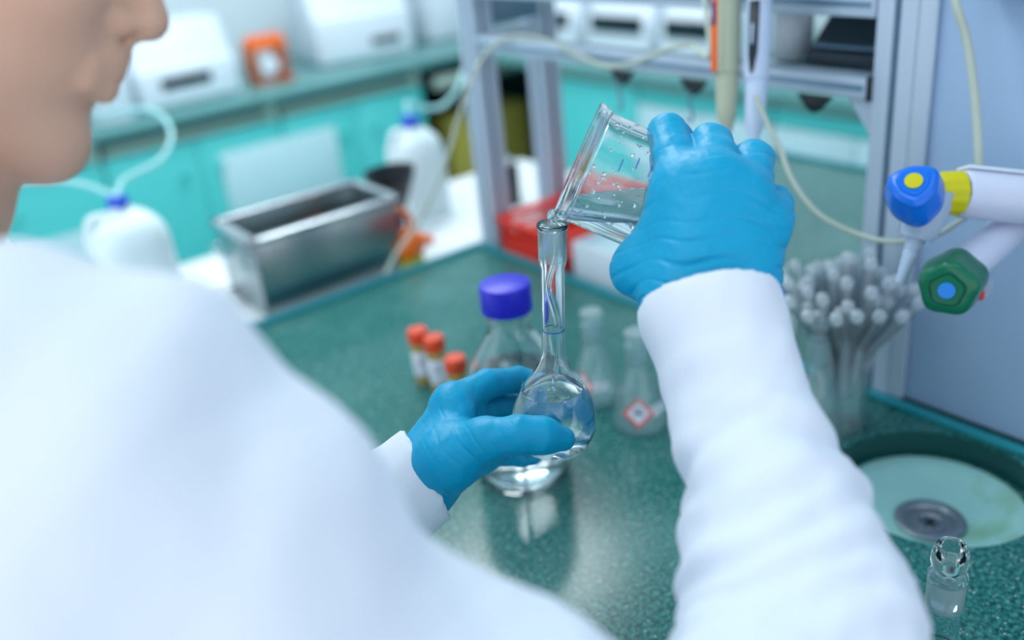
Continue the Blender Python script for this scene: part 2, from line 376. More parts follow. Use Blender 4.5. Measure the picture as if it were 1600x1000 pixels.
# sink
MB().lathe([(.0970, -.033), (.0982, -.033), (.0982, -.0015), (.0970, -.0015), (.0970, -.033)], 64, T(Vector((SK.x-.2, SK.y-.3, .9)))).build('sink_shade_ring', M['collar'], bench, label='added ring lining the sink hole, coloured dark green as recess shade')  # added ring, its dark colour stands for shade on the hole wall
MB().lathe([(.080, -.034), (.0983, -.034), (.0983, -.0295), (.080, -.0295), (.080, -.034)], 64, T(Vector((SK.x-.2, SK.y-.3, .9)))).build('sink_ledge', M['granite'], bench)
sk = thing('cup_sink', 'round mint cup sink with a steel drain, sunk into the bench under the taps', 'sink', (SK.x+.000, SK.y+.001, -.038))
def sring(a, z): return 1
MB().lathe([(.0, -.012), (.028, -.012), (.05, -.006), (.072, .0045), (.079, .009), (.0900, .010), (.0900, .004), (.08, .001), (.03, -.016), (0, -.016)], 64).build('basin', M['basin'], sk)
dr = MB().lathe([(.0335, -.0085), (.034, -.0065), (.031, -.005), (.025, -.0052), (.0225, -.007), (.0215, -.0105), (.015, -.011), (.0145, -.0095), (.0125, -.009), (.011, -.0105), (.0, -.0108), (0, -.014), (.0335, -.012), (.0335, -.0085)], 48).build('drain', M['drain'], sk)
MB().lathe([(0, -.0104), (.0042, -.0104), (.0042, -.0095), (0, -.0094)], 20).build('drain_hole', M['black'], dr)
for i in range(6):
    a = i*math.pi/3; MB().lathe([(0, 0), (.0017, 0), (.0017, .0008), (0, .0009)], 10, T(Vector((.0075*math.cos(a), .0075*math.sin(a), -.0106)))).build('drain_slot', M['black'], dr)
# ---- white side table left of the bench
tb = thing('side_table', 'white side table beyond the far left end of the bench', 'table', (.3, 1.5, -.9))
Ti = T(Vector((-.3, -1.5, .9)))
MB().box(-.35, 1.32, 1.325, 1.74, -.05, -.02, .004, Ti).build('table_top', M['whitetop'], tb)
for x, y in ((-.3, 1.37), (1.27, 1.37), (-.3, 1.69), (1.27, 1.69)): MB().box(x-.02, x+.02, y-.02, y+.02, -.9, -.05, 0, Ti).build('leg', M['alu'], tb)
# ---- far counters
def cabinet_run_left():
    Y = 3.05
    wt = MB().box(-1.6, 2.80, Y-.03, 3.70, -.03, .005, .004).build('countertop', M['worktop'])
    tag(wt, 'grey-green countertop of the far left counter under the white instruments', 'countertop')
    xs = [-1.2, -.62, .02, .70, 1.30, 1.88]
    labs = ['teal base cabinet at the far left, mostly behind the person', 'teal base cabinet behind the person\'s chin',
            'teal base cabinet behind the left milky jug', 'teal base cabinet with a white sheet on its door', 'teal base cabinet next to the dark corner opening']
    for i in range(5):
        x0, x1 = xs[i]+.004, xs[i+1]-.004
        c = thing('base_cabinet', labs[i], 'cabinet', ((x0+x1)/2, Y+.3, -.9), 'teal cabinets of the left counter')
        I = T(Vector((-(x0+x1)/2, -(Y+.3), .9)))
        MB().box(x0, x1, Y+.03, 3.66, -.85, -.034, 0, I).build('body', M['gap_shade'], c)
        MB().box(x0+.01, x1-.03, Y+.012, Y+.03, -.085, -.06, .001, I).build('rail', M['rail'], c)
        MB().box(x1-.03, x1, Y+.005, Y+.03, -.09, -.034, .001, I).build('corner_block', M['rail'], c)
        xm = (x0+x1)/2
        for a, b_ in ((x0, xm-.002), (xm+.002, x1)):
            d = MB().box(a, b_, Y, Y+.02, -.82, -.092, .002, I).build('door', M['teal'], c)
            hx = b_-.06 if a == x0 else a+.06
            MB().lathe([(0, 0), (.012, 0), (.014, .004), (.011, .018), (0, .02)], 16, I @ frame((hx, Y, -.19), (0, -1, 0))).build('knob', M['teal'], d)
        MB().box(x0, x1, Y+.05, Y+.1, -.9, -.85, 0, I).build('plinth', M['black'], c)
cabinet_run_left()
sh = MB().box(1.06, 1.49, 3.036, 3.044, -.40, -.155, .001).build('notice_sheet', M['whitepanel'])
tag(sh, 'large blank white sheet on the teal cabinet door behind the steel bath', 'notice')
sh = MB().box(.30, .62, 3.036, 3.044, -.60, -.28, .001).build('notice_sheet', M['whitepanel'])
tag(sh, 'blank white sheet low on the cabinet door, half hidden by the person', 'notice')
def cabinet_run_right():
    X = 2.10
    wt = MB().box(X-.03, 2.84, -1.3, 3.015, -.03, .005, .004).build('countertop', M['worktop'])
    tag(wt, 'grey-green countertop behind the aluminium rack carrying white instruments', 'countertop')
    ys = [2.66, 2.14, 1.62, 1.10, .58, .0]
    labs = ['teal cabinet nearest the dark corner, right of the back left rack post', 'teal and white cabinet straight behind the glass beaker', 'teal and white cabinet behind the hanging pipettes',
            'teal and white cabinet seen below the shelf at the right post', 'teal and white cabinet hidden behind the grey-blue panel']
    for i in range(5):
        y1, y0 = ys[i]-.004, ys[i+1]+.004
        c = thing('base_cabinet', labs[i], 'cabinet', (X+.3, (y0+y1)/2, -.9), 'teal cabinets of the right counter')
        I = T(Vector((-(X+.3), -(y0+y1)/2, .9)))
        MB().box(X+.03, 2.84, y0, y1, -.85, -.034, 0, I).build('body', M['gap_shade'], c)
        MB().box(X+.012, X+.03, y0, y1, -.052, -.036, 0, I).build('rail', M['rail'], c)
        MB().box(X, X+.02, y0, y1, -.098 if i else -.82, -.054, .002, I).build('drawer', M['teal'], c)
        if i:
            ym = (y0+y1)/2
            for a, b_ in ((y0, ym-.002), (ym+.002, y1)):
                MB().box(X-.004, X+.02, a, b_, -.36, -.102, .002, I).build('door', M['whitepanel'], c, label='white lower door')
        MB().box(X+.002, X+.02, y0, y1, -.85, -.37 if i else -.83, 0, I).build('lower_panel', M['teal'], c)
cabinet_run_right()
# things in the dark corner opening
cv = MB().box(1.90, 2.84, 3.62, 3.70, -.9, -.034).build('recess_panel', M['gap_shade']); tag(cv, 'dark back panel of the open corner under the counter', 'panel')
bx = thing('storage_box', 'olive yellow box in the dark corner opening under the counter', 'box', (2.22, 3.2, -.56)); 
MB().box(-.19, .19, -.1, .1, 0, .3, .01).build('body', M['olive'], bx); MB().box(-.06, .04, -.105, -.1, .04, .16, .001).build('label_panel', M['black'], bx)
MB().box(1.9, 2.8, 3.0, 3.6, -.60, -.565).build('corner_shelf', M['gap_shade'], None, label='dark shelf inside the open corner under the counter', category='shelf')
br = MB().box(1.93, 2.45, 3.03, 3.06, -.115, -.075, .003).build('cross_rail', M['rail']); tag(br, 'pale rail across the dark corner opening', 'rail')
# ================================================================ far instruments (on the counters)
def instrument(name, label, cat, loc, w, d, h, rz, slot=(-.3, .3, .25, .42), extra=None):
    o = thing(name, label, cat, T(Vector(loc)) @ Matrix.Rotation(rz, 4, 'Z'))
    hx, hy = w/2, d/2
    MB().prism([(-hy, 0), (hy, 0), (hy, h), (-hy*.45, h), (-hy*.85, h*.5), (-hy, h*.48)], -hx, hx, Matrix(((0, 0, 1, 0), (1, 0, 0, 0), (0, 1, 0, 0), (0, 0, 0, 1))), .008).build('housing', M['whitebox'], o)
    MB().box(w*slot[0], w*slot[1], -hy-.006, -hy+.01, h*slot[2], h*slot[3], .002).build('window', M['slot'], o)
    MB().box(-hx*.9, hx*.9, -hy-.004, -hy+.01, h*.05, h*.10, .001).build('seam_strip', M['whitepanel'], o)
    MB().box(w*.1, w*.3, -hy*.68, -hy*.60, h*.60, h*.68, .001).build('button_row', M['nozzle'], o)
    for sx in (-.8, .8):
        MB().lathe([(0, -.004), (.012, -.004), (.012, .003), (0, .003)], 12, T(Vector((sx*hx, -hy*.7, 0)))).build('foot', M['black'], o)
    return o
instrument('bench_instrument', 'white instrument with a dark slot beside the person\'s nose', 'instrument', (1.05, 3.27, .010), .34, .26, .25, .05, (-.28, .22, .22, .36))
cyl = thing('white_canister', 'tall white canister on the counter just beyond the person\'s lips', 'canister', (.80, 3.16, .005))
MB().lathe([(0, 0), (.065, 0), (.07, .01), (.07, .2), (.06, .22), (.03, .235), (.03, .26), (0, .262)], 32).build('body', M['whitebox'], cyl)
MB().lathe([(.031, .235), (.036, .236), (.036, .265), (.0, .267)], 24).build('lid', M['whitepanel'], cyl)
instrument('bench_instrument', 'pale green-white instrument with a sloping top and small dark slot, left of the rack', 'instrument', (1.80, 3.38, .010), .38, .30, .34, -.15, (.05, .36, .14, .22))
wb = thing('white_container', 'white plastic container at the end of the left counter by the rack post', 'container', (2.22, 3.40, .005))
MB().box(-.11, .11, -.1, .1, 0, .26, .02).build('body', M['whitebox'], wb); MB().box(-.115, .115, -.105, .105, .26, .285, .008).build('lid', M['whitepanel'], wb)
orr = thing('tube_rack', 'orange-brown tube rack on the far left counter', 'rack', T(Vector((1.375, 3.22, .005))) @ Matrix.Rotation(-.1, 4, 'Z'))
MB().box(-.075, .075, -.04, .04, .0, .014, .003).build('base', M['amber'], orr)
MB().box(-.075, .06, -.04, .04, .115, .15, .006).build('top_plate', M['orange'], orr)
for sx in (-.068, .04): MB().box(sx-.012, sx+.016, -.035, .035, .012, .12, .003).build('upright', M['amber'], orr)
MB().lathe([(0, 0), (.03, 0), (.032, .004), (.028, .006), (0, .006)], 28, frame((-.012, -.04, .062), (0, -1, 0))).build('white_disc', M['label'], orr)
for k in range(4): MB().lathe([(0, 0), (.011, 0), (.012, .006), (.009, .018), (0, .02)], 14, T(Vector((-.055+k*.033, 0, .148)))).build('tube_cap', M['orange'], orr)
for i, (y, lab) in enumerate(((2.72, 'white instrument behind the second rack post, mostly covered'), (2.36, 'white instrument with a wide dark window behind the rack rail'), (2.02, 'white instrument with a dark window just left of the beige pipette'))):
    instrument('bench_instrument', lab, 'instrument', (2.36, y, .010), .30, .26, .24, -math.pi/2, (-.40, .40, .30, .52))
# ================================================================ side table things
# stainless bath
bt = thing('water_bath', 'open rectangular stainless steel bath on the white side table', 'container', (.62, 1.425, -.02))
Ii = T(Vector((-.62, -1.425, .02)))
def bath():
    b = MB(); x0, x1, y0, y1, z0, z1, w = .492, .752, 1.352, 1.502, -.02, .112, .003
    b.box(x0, x1, y0, y1, z0, z0+.004, .001, Ii)
    for q in ((x0, x1, y0, y0+w), (x0, x1, y1-w, y1), (x0, x0+w, y0, y1), (x1-w, x1, y0, y1)): b.box(*q, z0, z1, .001, Ii)
    return b.build('tank', M['steel'], bt)
bath()
rm = MB(); x0, x1, y0, y1 = .484, .760, 1.344, 1.510
for q in ((x0, x1, y0, y0+.016), (x0, x1, y1-.016, y1), (x0, x0+.016, y0, y1), (x1-.016, x1, y0, y1)): rm.box(*q, .110, .120, .003, Ii)
rm.build('rim', M['steel_rim'], bt)
for x in (.479, .765): 
    s_ = -1 if x < .6 else 1
    MB().tube([(x, 1.385, .09), (x+s_*.012, 1.39, .085), (x+s_*.015, 1.427, .083), (x+s_*.012, 1.465, .085), (x, 1.47, .09)], .003, 8, M4=Ii).build('handle', M['chrome'], bt)
MB().box(.55, .70, 1.39, 1.47, .02, .034, .004, Ii).build('inner_tray', M['steel_rim'], bt)
# black scoop behind the bath
sc = thing('black_scoop', 'black plastic funnel scoop standing just behind the steel bath', 'scoop', (.83, 1.50, -.02))
MB().lathe(sprof([(.012, 0), (.014, .01), (.015, .05), (.03, .09), (.042, .125), (.044, .14)]) + [(.0415, .14), (.027, .09), (.012, .05), (.0, .048)], 32, shape=lambda a, z: 1+.12*math.cos(2*a)).build('cone', M['black'], sc)
MB().tube([(0, .04, .13), (.005, .055, .10), (.005, .05, .05), (0, .015, .03)], .005, 8).build('handle', M['black'], sc)
# orange clamp
oc = thing('orange_clamp', 'small orange plastic clip with a loop on a yellow base behind the bench edge', 'clip', T(onp(642, 424, 2, -.02)+Vector((.01, .02, 0))) @ Matrix.Scale(1.25, 4))
MB().lathe(sprof([(.0, .0), (.021, .0), (.023, .006), (.022, .016), (.019, .019), (0, .02)]), 28).build('base', M['yellow'], oc)
MB().lathe(sprof([(0, .02), (.022, .02), (.026, .030), (.024, .042), (.015, .052), (.006, .056), (0, .057)]), 28, shape=lambda a, z: 1+.15*math.cos(3*a)).build('body', M['orange'], oc)
MB().tube([(-.012, .0, .048), (-.016, .0, .07), (-.004, 0, .085), (.010, 0, .072), (.012, 0, .048)], .0045, 10).build('loop', M['orange'], oc)
MB().tube([(0, 0, .04), (.02, -.012, .04), (.033, -.02, .034)], .006, 10).build('arm', M['orange'], oc)
# jugs
def jug(label, capxy, w, Yp):
    c = onp(*capxy, 1, Yp); h = c.z+.02
    o = thing('plastic_jug', label, 'jug', (c.x, c.y, -.02), 'milky jugs on the side table'); hw = w/2
    prof = sprof([(0, 0), (hw*.92, 0), (hw, .012), (hw, h*.5), (hw*.98, h*.66), (hw*.82, h*.78), (hw*.5, h*.86), (hw*.28, h*.89), (hw*.26, h*.93), (0, h*.93)])
    MB().lathe(prof, 40, shape=lambda a, z: 1-.05*math.cos(4*a)).build('body', M['jug'], o)
    MB().lathe([(0, h*.9), (.016, h*.9), (.0175, h*.905), (.0175, h-.002), (.016, h), (0, h)], 28).build('screw_cap', M['jug_cap'], o)
    MB().tube([(-hw*.3, 0, h*.86), (-hw*.75, 0, h*.86), (-hw*.9, 0, h*.7), (-hw*.95, 0, h*.55)], .008, 10).build('grip', M['jug'], o)
    return o, c
j1, c1 = jug('milky white jug with a blue cap standing near the person\'s chin', (182, 308), .132, 1.58)
j2, c2 = jug('milky white jug with a blue cap standing left of the rack, behind the steel bath', (640, 181), .112, 1.60)
h = MB().tube([c1, at(195, 280, 1.62), at(250, 250, 1.7), at(268, 210, 1.75), at(245, 175, 1.8), at(200, 172, 1.85), at(150, 185, 1.9)], .005, 10).build('hose', M['hose']); tag(h, 'clear hose curling up from the cap of the jug near the person\'s chin', 'hose')
h = MB().tube([c1, at(165, 300, 1.6), at(130, 288, 1.6), at(90, 282, 1.6), at(30, 285, 1.6)], .0045, 10).build('hose', M['hose']); tag(h, 'clear hose running left from the jug cap behind the person\'s throat', 'hose')
h = MB().tube([c2, at(636, 160, 1.86), at(660, 168, 1.88), at(690, 166, 1.9), at(715, 140, 1.92), at(725, 110, 1.95)], .005, 10).build('hose', M['hose']); tag(h, 'clear hose looping from the cap of the jug left of the rack', 'hose')
# towels
for i, (a, z, lab) in enumerate(((0, 0, 'lowest folded white paper towel on the side table by the bath'), (.12, .006, 'middle folded paper towel of the pile by the bath'), (-.1, .012, 'topmost folded paper towel of the pile by the bath'))):
    c = onp(330, 470, 2, -.02); c += Vector((-.01*i, .02*i, z))
    m_ = MB()
    for k in range(2): m_.box(-.085, .085, -.065, .065, .0008+k*.0026, .003+k*.0026, .0008)
    o = m_.build('paper_towel', M['paper']); o.matrix_world = T(c) @ Matrix.Rotation(a+.3, 4, 'Z'); tag(o, lab, 'paper towel', 'folded paper towels')
o = MB().box(-.06, .06, -.05, .05, .0005, .004, .001).build('paper_towel', M['paper']); o.matrix_world = T(onp(395, 505, 2, -.02)+Vector((-.03, .03, 0))) @ Matrix.Rotation(-.2, 4, 'Z')
tag(o, 'single white paper towel at the foot of the steel bath', 'paper towel')
# black tall bottle between the posts
bb = thing('black_bottle', 'small black cylinder with a silver top standing between the left rack posts', 'bottle', onp(797, 318, 2, -.02))
MB().lathe(sprof([(0, 0), (.021, 0), (.023, .004), (.023, .075), (.020, .082)]) + [(0, .082)], 28).build('body', M['black'], bb)
MB().lathe([(0, .082), (.017, .082), (.018, .086), (.016, .094), (0, .095)], 24).build('silver_top', M['chrome'], bb)
# ================================================================ rack
rk = thing('shelf_rack', 'aluminium profile rack with posts and shelves standing behind the bench strip', 'rack', (.9, .9, .0))
Ri = T(Vector((-.9, -.9, 0)))
def post(x, y, z1, lab=None, w=.04):
    s = []
    g = .004; d = .006; h = w/2
    # profile with a slot on each side
    def side(a): 
        c, s_ = round(math.cos(a)), round(math.sin(a))
        q = [(-h, -h), (-g, -h), (-g, -h+d), (-g-.004, -h+d), (-g-.004, -h+d+.003), (g+.004, -h+d+.003), (g+.004, -h+d), (g, -h+d), (g, -h)]
        return [(u*c-v*s_, u*s_+v*c) for u, v in q]
    P = []
    for k in range(4): P += side(k*math.pi/2)
    o = MB().prism([(x+u, y+v) for u, v in P], 0, z1, Ri).build('post', M['alu'], rk, smooth=False)
    if lab: o['label'] = lab
    cx = MB()
    for k in range(4):
        a = k*math.pi/2; c, s_ = math.cos(a), math.sin(a); u, v = s_*(h-d-.0035), -c*(h-d-.0035)
        cx.box(x+u-.0035, x+u+.0035, y+v-.0035, y+v+.0035, .001, z1, 0, Ri)
    cx.build('slot_insert', M['alu_dark'], o)
    return o
post(.909, 1.289, .7, 'front left post'); post(1.06, 1.31, .7, 'back left post'); post(.909, .537, .7, 'front right post', .044); 
def beam(y0, y1, x, z0, z1, lab, w=.03):
    o = MB().box(x-w/2, x+w/2, y0, y1, z0, z1, .002, Ri).build('rail', M['alu'], rk, label=lab)
    MB().box(x-w/2-.001, x-w/2+.002, y0+.004, y1-.004, (z0+z1)/2-.003, (z0+z1)/2+.003, 0, Ri).build('rail_groove', M['alu_dark'], o); return o
beam(.565, 1.258, .90, .342, .364, 'lower front rail')
MB().box(.884, .916, .559, .565, .340, .366, .001, Ri).build('end_cap', M['black'], rk, label='black cap of the lower rail')
beam(.561, 1.258, .90, .424, .45, 'upper front rail')
MB().box(.915, 1.09, .565, .76, .345, .352, .001, Ri).build('shelf_plate', M['worktop'], rk, label='lower shelf plate by the right post')
MB().box(.889, 1.09, .565, 1.258, .452, .46, .001, Ri).build('shelf_plate', M['worktop'], rk, label='upper shelf plate')
MB().box(.93, 1.04, 1.285, 1.30, .37, .425, .002, Ri).build('end_plate', M['alu_dark'], rk)
beam_side = MB().box(.93, 1.04, 1.286, 1.303, .34, .362, .002, Ri).build('side_rail', M['alu'], rk)
MB().prism([(0, 0), (.034, 0), (0, -.045)], .895, .925, Ri @ Matrix(((0, 0, 1, 0), (1, 0, 0, .5585), (0, 1, 0, .340), (0, 0, 0, 1)))).build('gusset', M['alu'], rk, smooth=False)
# hooks below the lower rail
for y, lab in ((.625, 'black triangular hanger clip nearest the right post'), (.80, 'black hanger clip with a hook, left of the beige pipette'), (.925, 'black hanger clip with a hook above the tilted beaker')):
    hk = thing('hanger_clip', lab, 'clip', (.882, y, .342), 'hanger clips under the rail')
    MB().prism([(-.022, 0), (.022, 0), (.008, -.016), (0, -.020), (-.008, -.016)], -.003, .003, Matrix(((0, 0, 1, 0), (1, 0, 0, 0), (0, 1, 0, -.001), (0, 0, 0, 1))), .001).build('plate', M['black'], hk)
    MB().lathe([(0, 0), (.0035, 0), (.0035, .002), (0, .002)], 14, frame((-.003, 0, -.011), (-1, 0, 0))).build('rivet', M['chrome'], hk)
    if y > .7: MB().tube([(-.004, 0, -.014), (-.006, .002, -.028), (-.006, -.003, -.042), (-.006, .001, -.052), (-.008, .008, -.050)], .0018, 8).build('hook', M['alu_dark'], hk)
# dark device on the lower shelf by right post
dv = thing('dark_instrument', 'dark instrument on the rack\'s lower shelf beside the right post', 'instrument', (1.0, .64, .354))
MB().prism([(-.05, 0), (.05, 0), (.05, .055), (.0, .055), (-.04, .02), (-.05, .018)], -.05, .05, Matrix(((1, 0, 0, 0), (0, 0, 1, 0), (0, 1, 0, 0), (0, 0, 0, 1))), .003).build('housing', M['dark_grey'], dv)
MB().box(-.048, -.02, -.04, .04, .022, .026, .001, Matrix.Rotation(0, 4, 'Y')).build('keypad', M['alu_dark'], dv)
ds = thing('white_canister', 'white cylinder on the rack\'s lower shelf right of the white pipette', 'canister', (.99, .735, .354))
MB().lathe([(0, 0), (.022, 0), (.023, .002), (.023, .05), (.02, .055), (0, .056)], 28).build('body', M['whitebox'], ds)
MB().lathe([(.0, .056), (.012, .056), (.012, .068), (0, .069)], 20).build('stopper', M['amber'], ds)
# pipettes
def pipette(name_label, top, bot, r, body, tipm, panelm, mk):
    ax = (top-bot); L = ax.length; Mx = frame(bot, ax, (-1, 0, 0)); o = thing('pipette', name_label, 'pipette', Mx)
    MB().lathe(sprof([(0, 0), (r*.40, .0), (r*.46, .004), (r*.62, .012), (r*.78, .022), (r*.86, .045), (r*.88, L*.42)]) + [(r*.92, L*.42), (r*.92, L*.44), (r*.90, L*.445)], 32).build('lower_barrel', body, o)
    MB().lathe([(r*.90, L*.445), (r, L*.45)] + sprof([(r, L*.46), (r*1.02, L*.8), (r, L*1.6)]) + [(0, L*1.6)], 32, shape=lambda a, z: 1+.05*math.cos(2*a)).build('grip', body, o)
    MB().lathe([(0, -.012), (.0028, -.012), (.0038, .0), (.0045, .004), (0, .004)], 16).build('tip_cone', tipm, o)
    RZ = Matrix.Rotation(math.radians(24 if mk == 'orange' else 28), 4, 'Z')
    if mk == 'orange':
        MB().box(r*.80, r*1.03, -r*.98, -r*.45, L*.46, L*1.05, .0005, RZ).build('sticker', panelm, o, label='orange sticker')
        MB().box(r*.9, r*1.05, -r*.92, -r*.6, L*.80, L*.98, .0003, RZ).build('print', M['ink'], o)
        for k in range(4): MB().box(r*1.0, r*1.04, -r*.2+k*r*.2, -r*.12+k*r*.2, L*.46, L*1.05, .0002).build('rib', body, o)
    else:
        MB().prism([(-r*.22, L*.47), (-r*.42, L*.6), (-r*.46, L*.98), (r*.36, L*.98), (r*.32, L*.62), (r*.04, L*.49)], r*.80, r*1.17, RZ @ Matrix(((0, 0, 1, 0), (1, 0, 0, -.10*r), (0, 1, 0, 0), (0, 0, 0, 1))), .0008).build('display', M['slot'], o, label='black display window')
        MB().box(r*1.14, r*1.18, -r*.34, -r*.14, L*.68, L*.82, .0002, RZ).build('digits', M['nozzle'], o)
    return o
pipette('beige pipette with an orange sticker hanging from the rack', at(1137, 0, .99)+Vector((0, 0, 0)), at(1135, 208, 1.0), .0135, M['pip_beige'], M['pip_beige'], M['pip_orange'], 'orange')
pipette('pale blue-white pipette with a black display hanging from the rack', at(1187, 0, .97), at(1178, 222, .985), .0128, M['pip_white'], M['black'], M['slot'], 'disp')
hr = thing('pipette_holder', 'white holder arm gripping the pipettes above the picture, on the rack', 'holder', (.86, .68, .46))
MB().box(-.05, .03, -.06, .06, .0, .012, .003).build('arm', M['pip_white'], hr)
# cables
cb = MB().tube([(.93, .84, .50), at(1110, 78, 1.06), at(1080, 70, 1.10), at(1040, 78, 1.13), at(1000, 95, 1.18), at(950, 104, 1.24), at(900, 85, 1.30), at(850, 62, 1.38), at(800, 58, 1.42), at(762, 80, 1.42), at(735, 130, 1.42), at(715, 190, 1.44), at(690, 270, 1.47), at(655, 345, 1.50), at(620, 395, 1.50), at(603, 428, 1.50)], .0032, 10).build('beige_cable', M['cable'])
tag(cb, 'beige tube draped over the rack rail and down past the orange clip', 'cable')
cb = MB().tube([at(1180, 150, .96), at(1198, 190, .955), at(1218, 230, .95), at(1240, 285, .94), at(1280, 335, .93), at(1340, 366, .92), at(1400, 378, .90), at(1460, 368, .89), at(1500, 345, .885), at(1535, 322, .885)], .0027, 10).build('beige_cable', M['cable'])
tag(cb, 'thin beige cable sagging from the pipettes across the right post to the taps', 'cable')
cb = MB().tube([at(1488, -40, .84), at(1495, 10, .84), at(1510, 60, .845), at(1521, 130, .85), at(1527, 200, .855), at(1530, 268, .86)], .0040, 12).build('beige_cable', M['cable'])
tag(cb, 'thick beige tube hanging down the grey-blue panel to the yellow-collared pipe', 'cable')
# ---- service panel at right
pn = thing('service_panel', 'grey-blue service panel standing along the bench strip, carrying the taps', 'panel', (.9, .1, 0))
Pi = T(Vector((-.9, -.1, 0)))
MB().box(.892, .93, -.7, .512, .0075, .75, .002, Pi).build('panel_face', M['panel'], pn)
MB().box(.886, .891, .495, .514, .0075, .75, .001, Pi).build('edge_profile', M['alu'], pn)
sw = thing('wall_unit', 'rounded white housing at the top right on the grey-blue panel', 'housing', (.88, .37, .452))
MB().box(-.03, .012, -.12, .085, 0, .08, .014, seg=4).build('housing', M['pip_white'], sw)
MB().box(-.0305, .012, -.11, .075, .006, .008, .0005).build('seam', M['alu_dark'], sw)
# ---- valves
def valve_blue():
    c = at(1430, 306, .80)
    kd = at(1414, 284, .78)-c                                # knob axis towards the viewer and up left
    kd = (-FW*.85 - RT*.42 + UP*.45).normalized()
    o = thing('lab_tap', 'blue knobbed lab tap with a yellow dot, yellow collar and white pipe', 'tap', T(c))
    sx = RT; Rm = frame((0, 0, 0), kd, -UP+RT*.15)
    def lob(a, z): return 1+.075*math.cos(3*a)+.025*math.cos(6*a)
    MB().lathe(sprof([(0, -.016), (.016, -.016), (.0225, -.011), (.0235, 0), (.0205, .014), (.0195, .018), (.016, .021)])+[(.0125, .0215), (.012, .0225), (0, .0228)], 60, Rm, shape=lob).build('knob', M['knob_blue'], o, label='blue three-lobed knob')
    MB().lathe([(0, .0222), (.0072, .0222), (.0072, .0240), (0, .0244)], 28, Rm).build('dot', M['yellow'], o, label='yellow dot')
    # collar + pipe to the right
    p0 = at(1462, 302, .825)-c; p1 = at(1500, 302, .825)-c; p2 = at(1760, 328, .84)-c
    ax = (p1-p0); Mc = frame(p0, ax, UP)
    MB().lathe([(0, -.006), (.013, -.006), (.0165, .0), (.0185, .006), (.0192, ax.length), (.015, ax.length+.001), (0, ax.length+.001)], 48, Mc, shape=lambda a, z: 1+.03*math.cos(12*a)).build('collar', M['yellow'], o, label='ribbed yellow collar')
    ax2 = (p2-p1); L = ax2.length; Mp = frame(p1, ax2, UP)
    MB().lathe([(0, 0), (.019, 0), (.0215, .003), (.0215, L), (0, L)], 48, Mp).build('pipe', M['pipe'], o)
    pl = MB().box(.0205, .0235, -.009, .012, -.0, .12, .0008, Mp).build('label_strip', M['whitebox'], o, label='white label strip on top of the pipe')
    for k in range(6): MB().box(.0233, .0238, -.0045, .001, .022+k*.0034, .0243+k*.0034, .0001, Mp).build('print', M['ink'], pl)
    # nozzle downwards
    q0 = at(1448, 330, .825)-c; q1 = at(1432, 372, .83)-c; q2 = at(1406, 442, .835)-c
    Mn = frame(q0, q1-q0, RT); l1 = (q1-q0).length
    MB().lathe([(0, -.02), (.0185, -.02), (.018, 0), (.0155, l1*.8), (.014, l1), (0, l1)], 32, Mn).build('spout_body', M['nozzle'], o)
    Mn2 = frame(q1, q2-q1, RT); l2 = (q2-q1).length; pr = [(0, -.002), (.0095, -.002)]
    for k in range(6):
        z = l2*k/6; r = .0085-.004*k/6; pr += [(r, z+.0005), (r*.82, z+l2/6*.85)]
    pr += [(.0045, l2), (.0025, l2), (0, l2-.002)]
    MB().lathe(pr, 24, Mn2).build('hose_tail', M['nozzle'], o, label='serrated hose tail')
    mw = c+p2; MB().tube([mw+Vector((-.004, 0, 0)), Vector((.893, mw.y, mw.z))], .016, 32, False, M4=T(-c)).build('wall_mount', M['pipe'], o)
    MB().lathe([(0, 0), (.026, 0), (.027, .003), (.024, .008), (0, .008)], 36, T(-c) @ frame((.891, mw.y, mw.z), (-1, 0, 0), (0, 0, 1))).build('wall_flange', M['pipe'], o)
    return o
valve_blue()
def valve_green():
    c = at(1487, 442, .80); kd = (-FW*.80 - RT*.55 - UP*.30).normalized(); Rm = frame((0, 0, 0), kd, UP+RT*.2)
    o = thing('lab_tap', 'green knobbed lab tap with a blue dot, below the blue one', 'tap', T(c))
    def lob(a, z): return 1+.055*math.cos(5*a)
    MB().lathe(sprof([(0, -.026), (.017, -.026), (.0245, -.020), (.0255, -.006), (.0240, .012), (.0225, .019), (.019, .022)])+[(.0145, .0225), (.0140, .021), (.0125, .021), (.012, .0235), (0, .0238)], 60, Rm, shape=lob).build('knob', M['knob_green'], o, label='green five-sided knob')
    MB().lathe([(0, .0232), (.0068, .0232), (.0068, .0250), (0, .0254)], 28, Rm).build('dot', M['dot_blue'], o, label='blue dot')
    p0 = at(1505, 420, .815)-c; p1 = at(1620, 318, .90)-c; p1 = p0+(p1-p0)*((.893-c.x-p0.x)/(p1.x-p0.x)); Mp = frame(p0, p1-p0, UP); L = (p1-p0).length
    MB().lathe([(0, 0), (.0145, 0), (.0155, .004), (.0165, .03), (.0165, L), (0, L)], 40, Mp).build('pipe', M['pipe'], o)
    q0 = at(1522, 455, .83)-c; MB().tube([q0-kd*.01, q0-kd*.03], .012, 20, False).build('outlet', M['nozzle'], o)
    MB().tube([at(1531, 458, .822)-c, at(1531, 463, .83)-c], .004, 12, False).build('seal', M['red'], o)
    return o
valve_green()
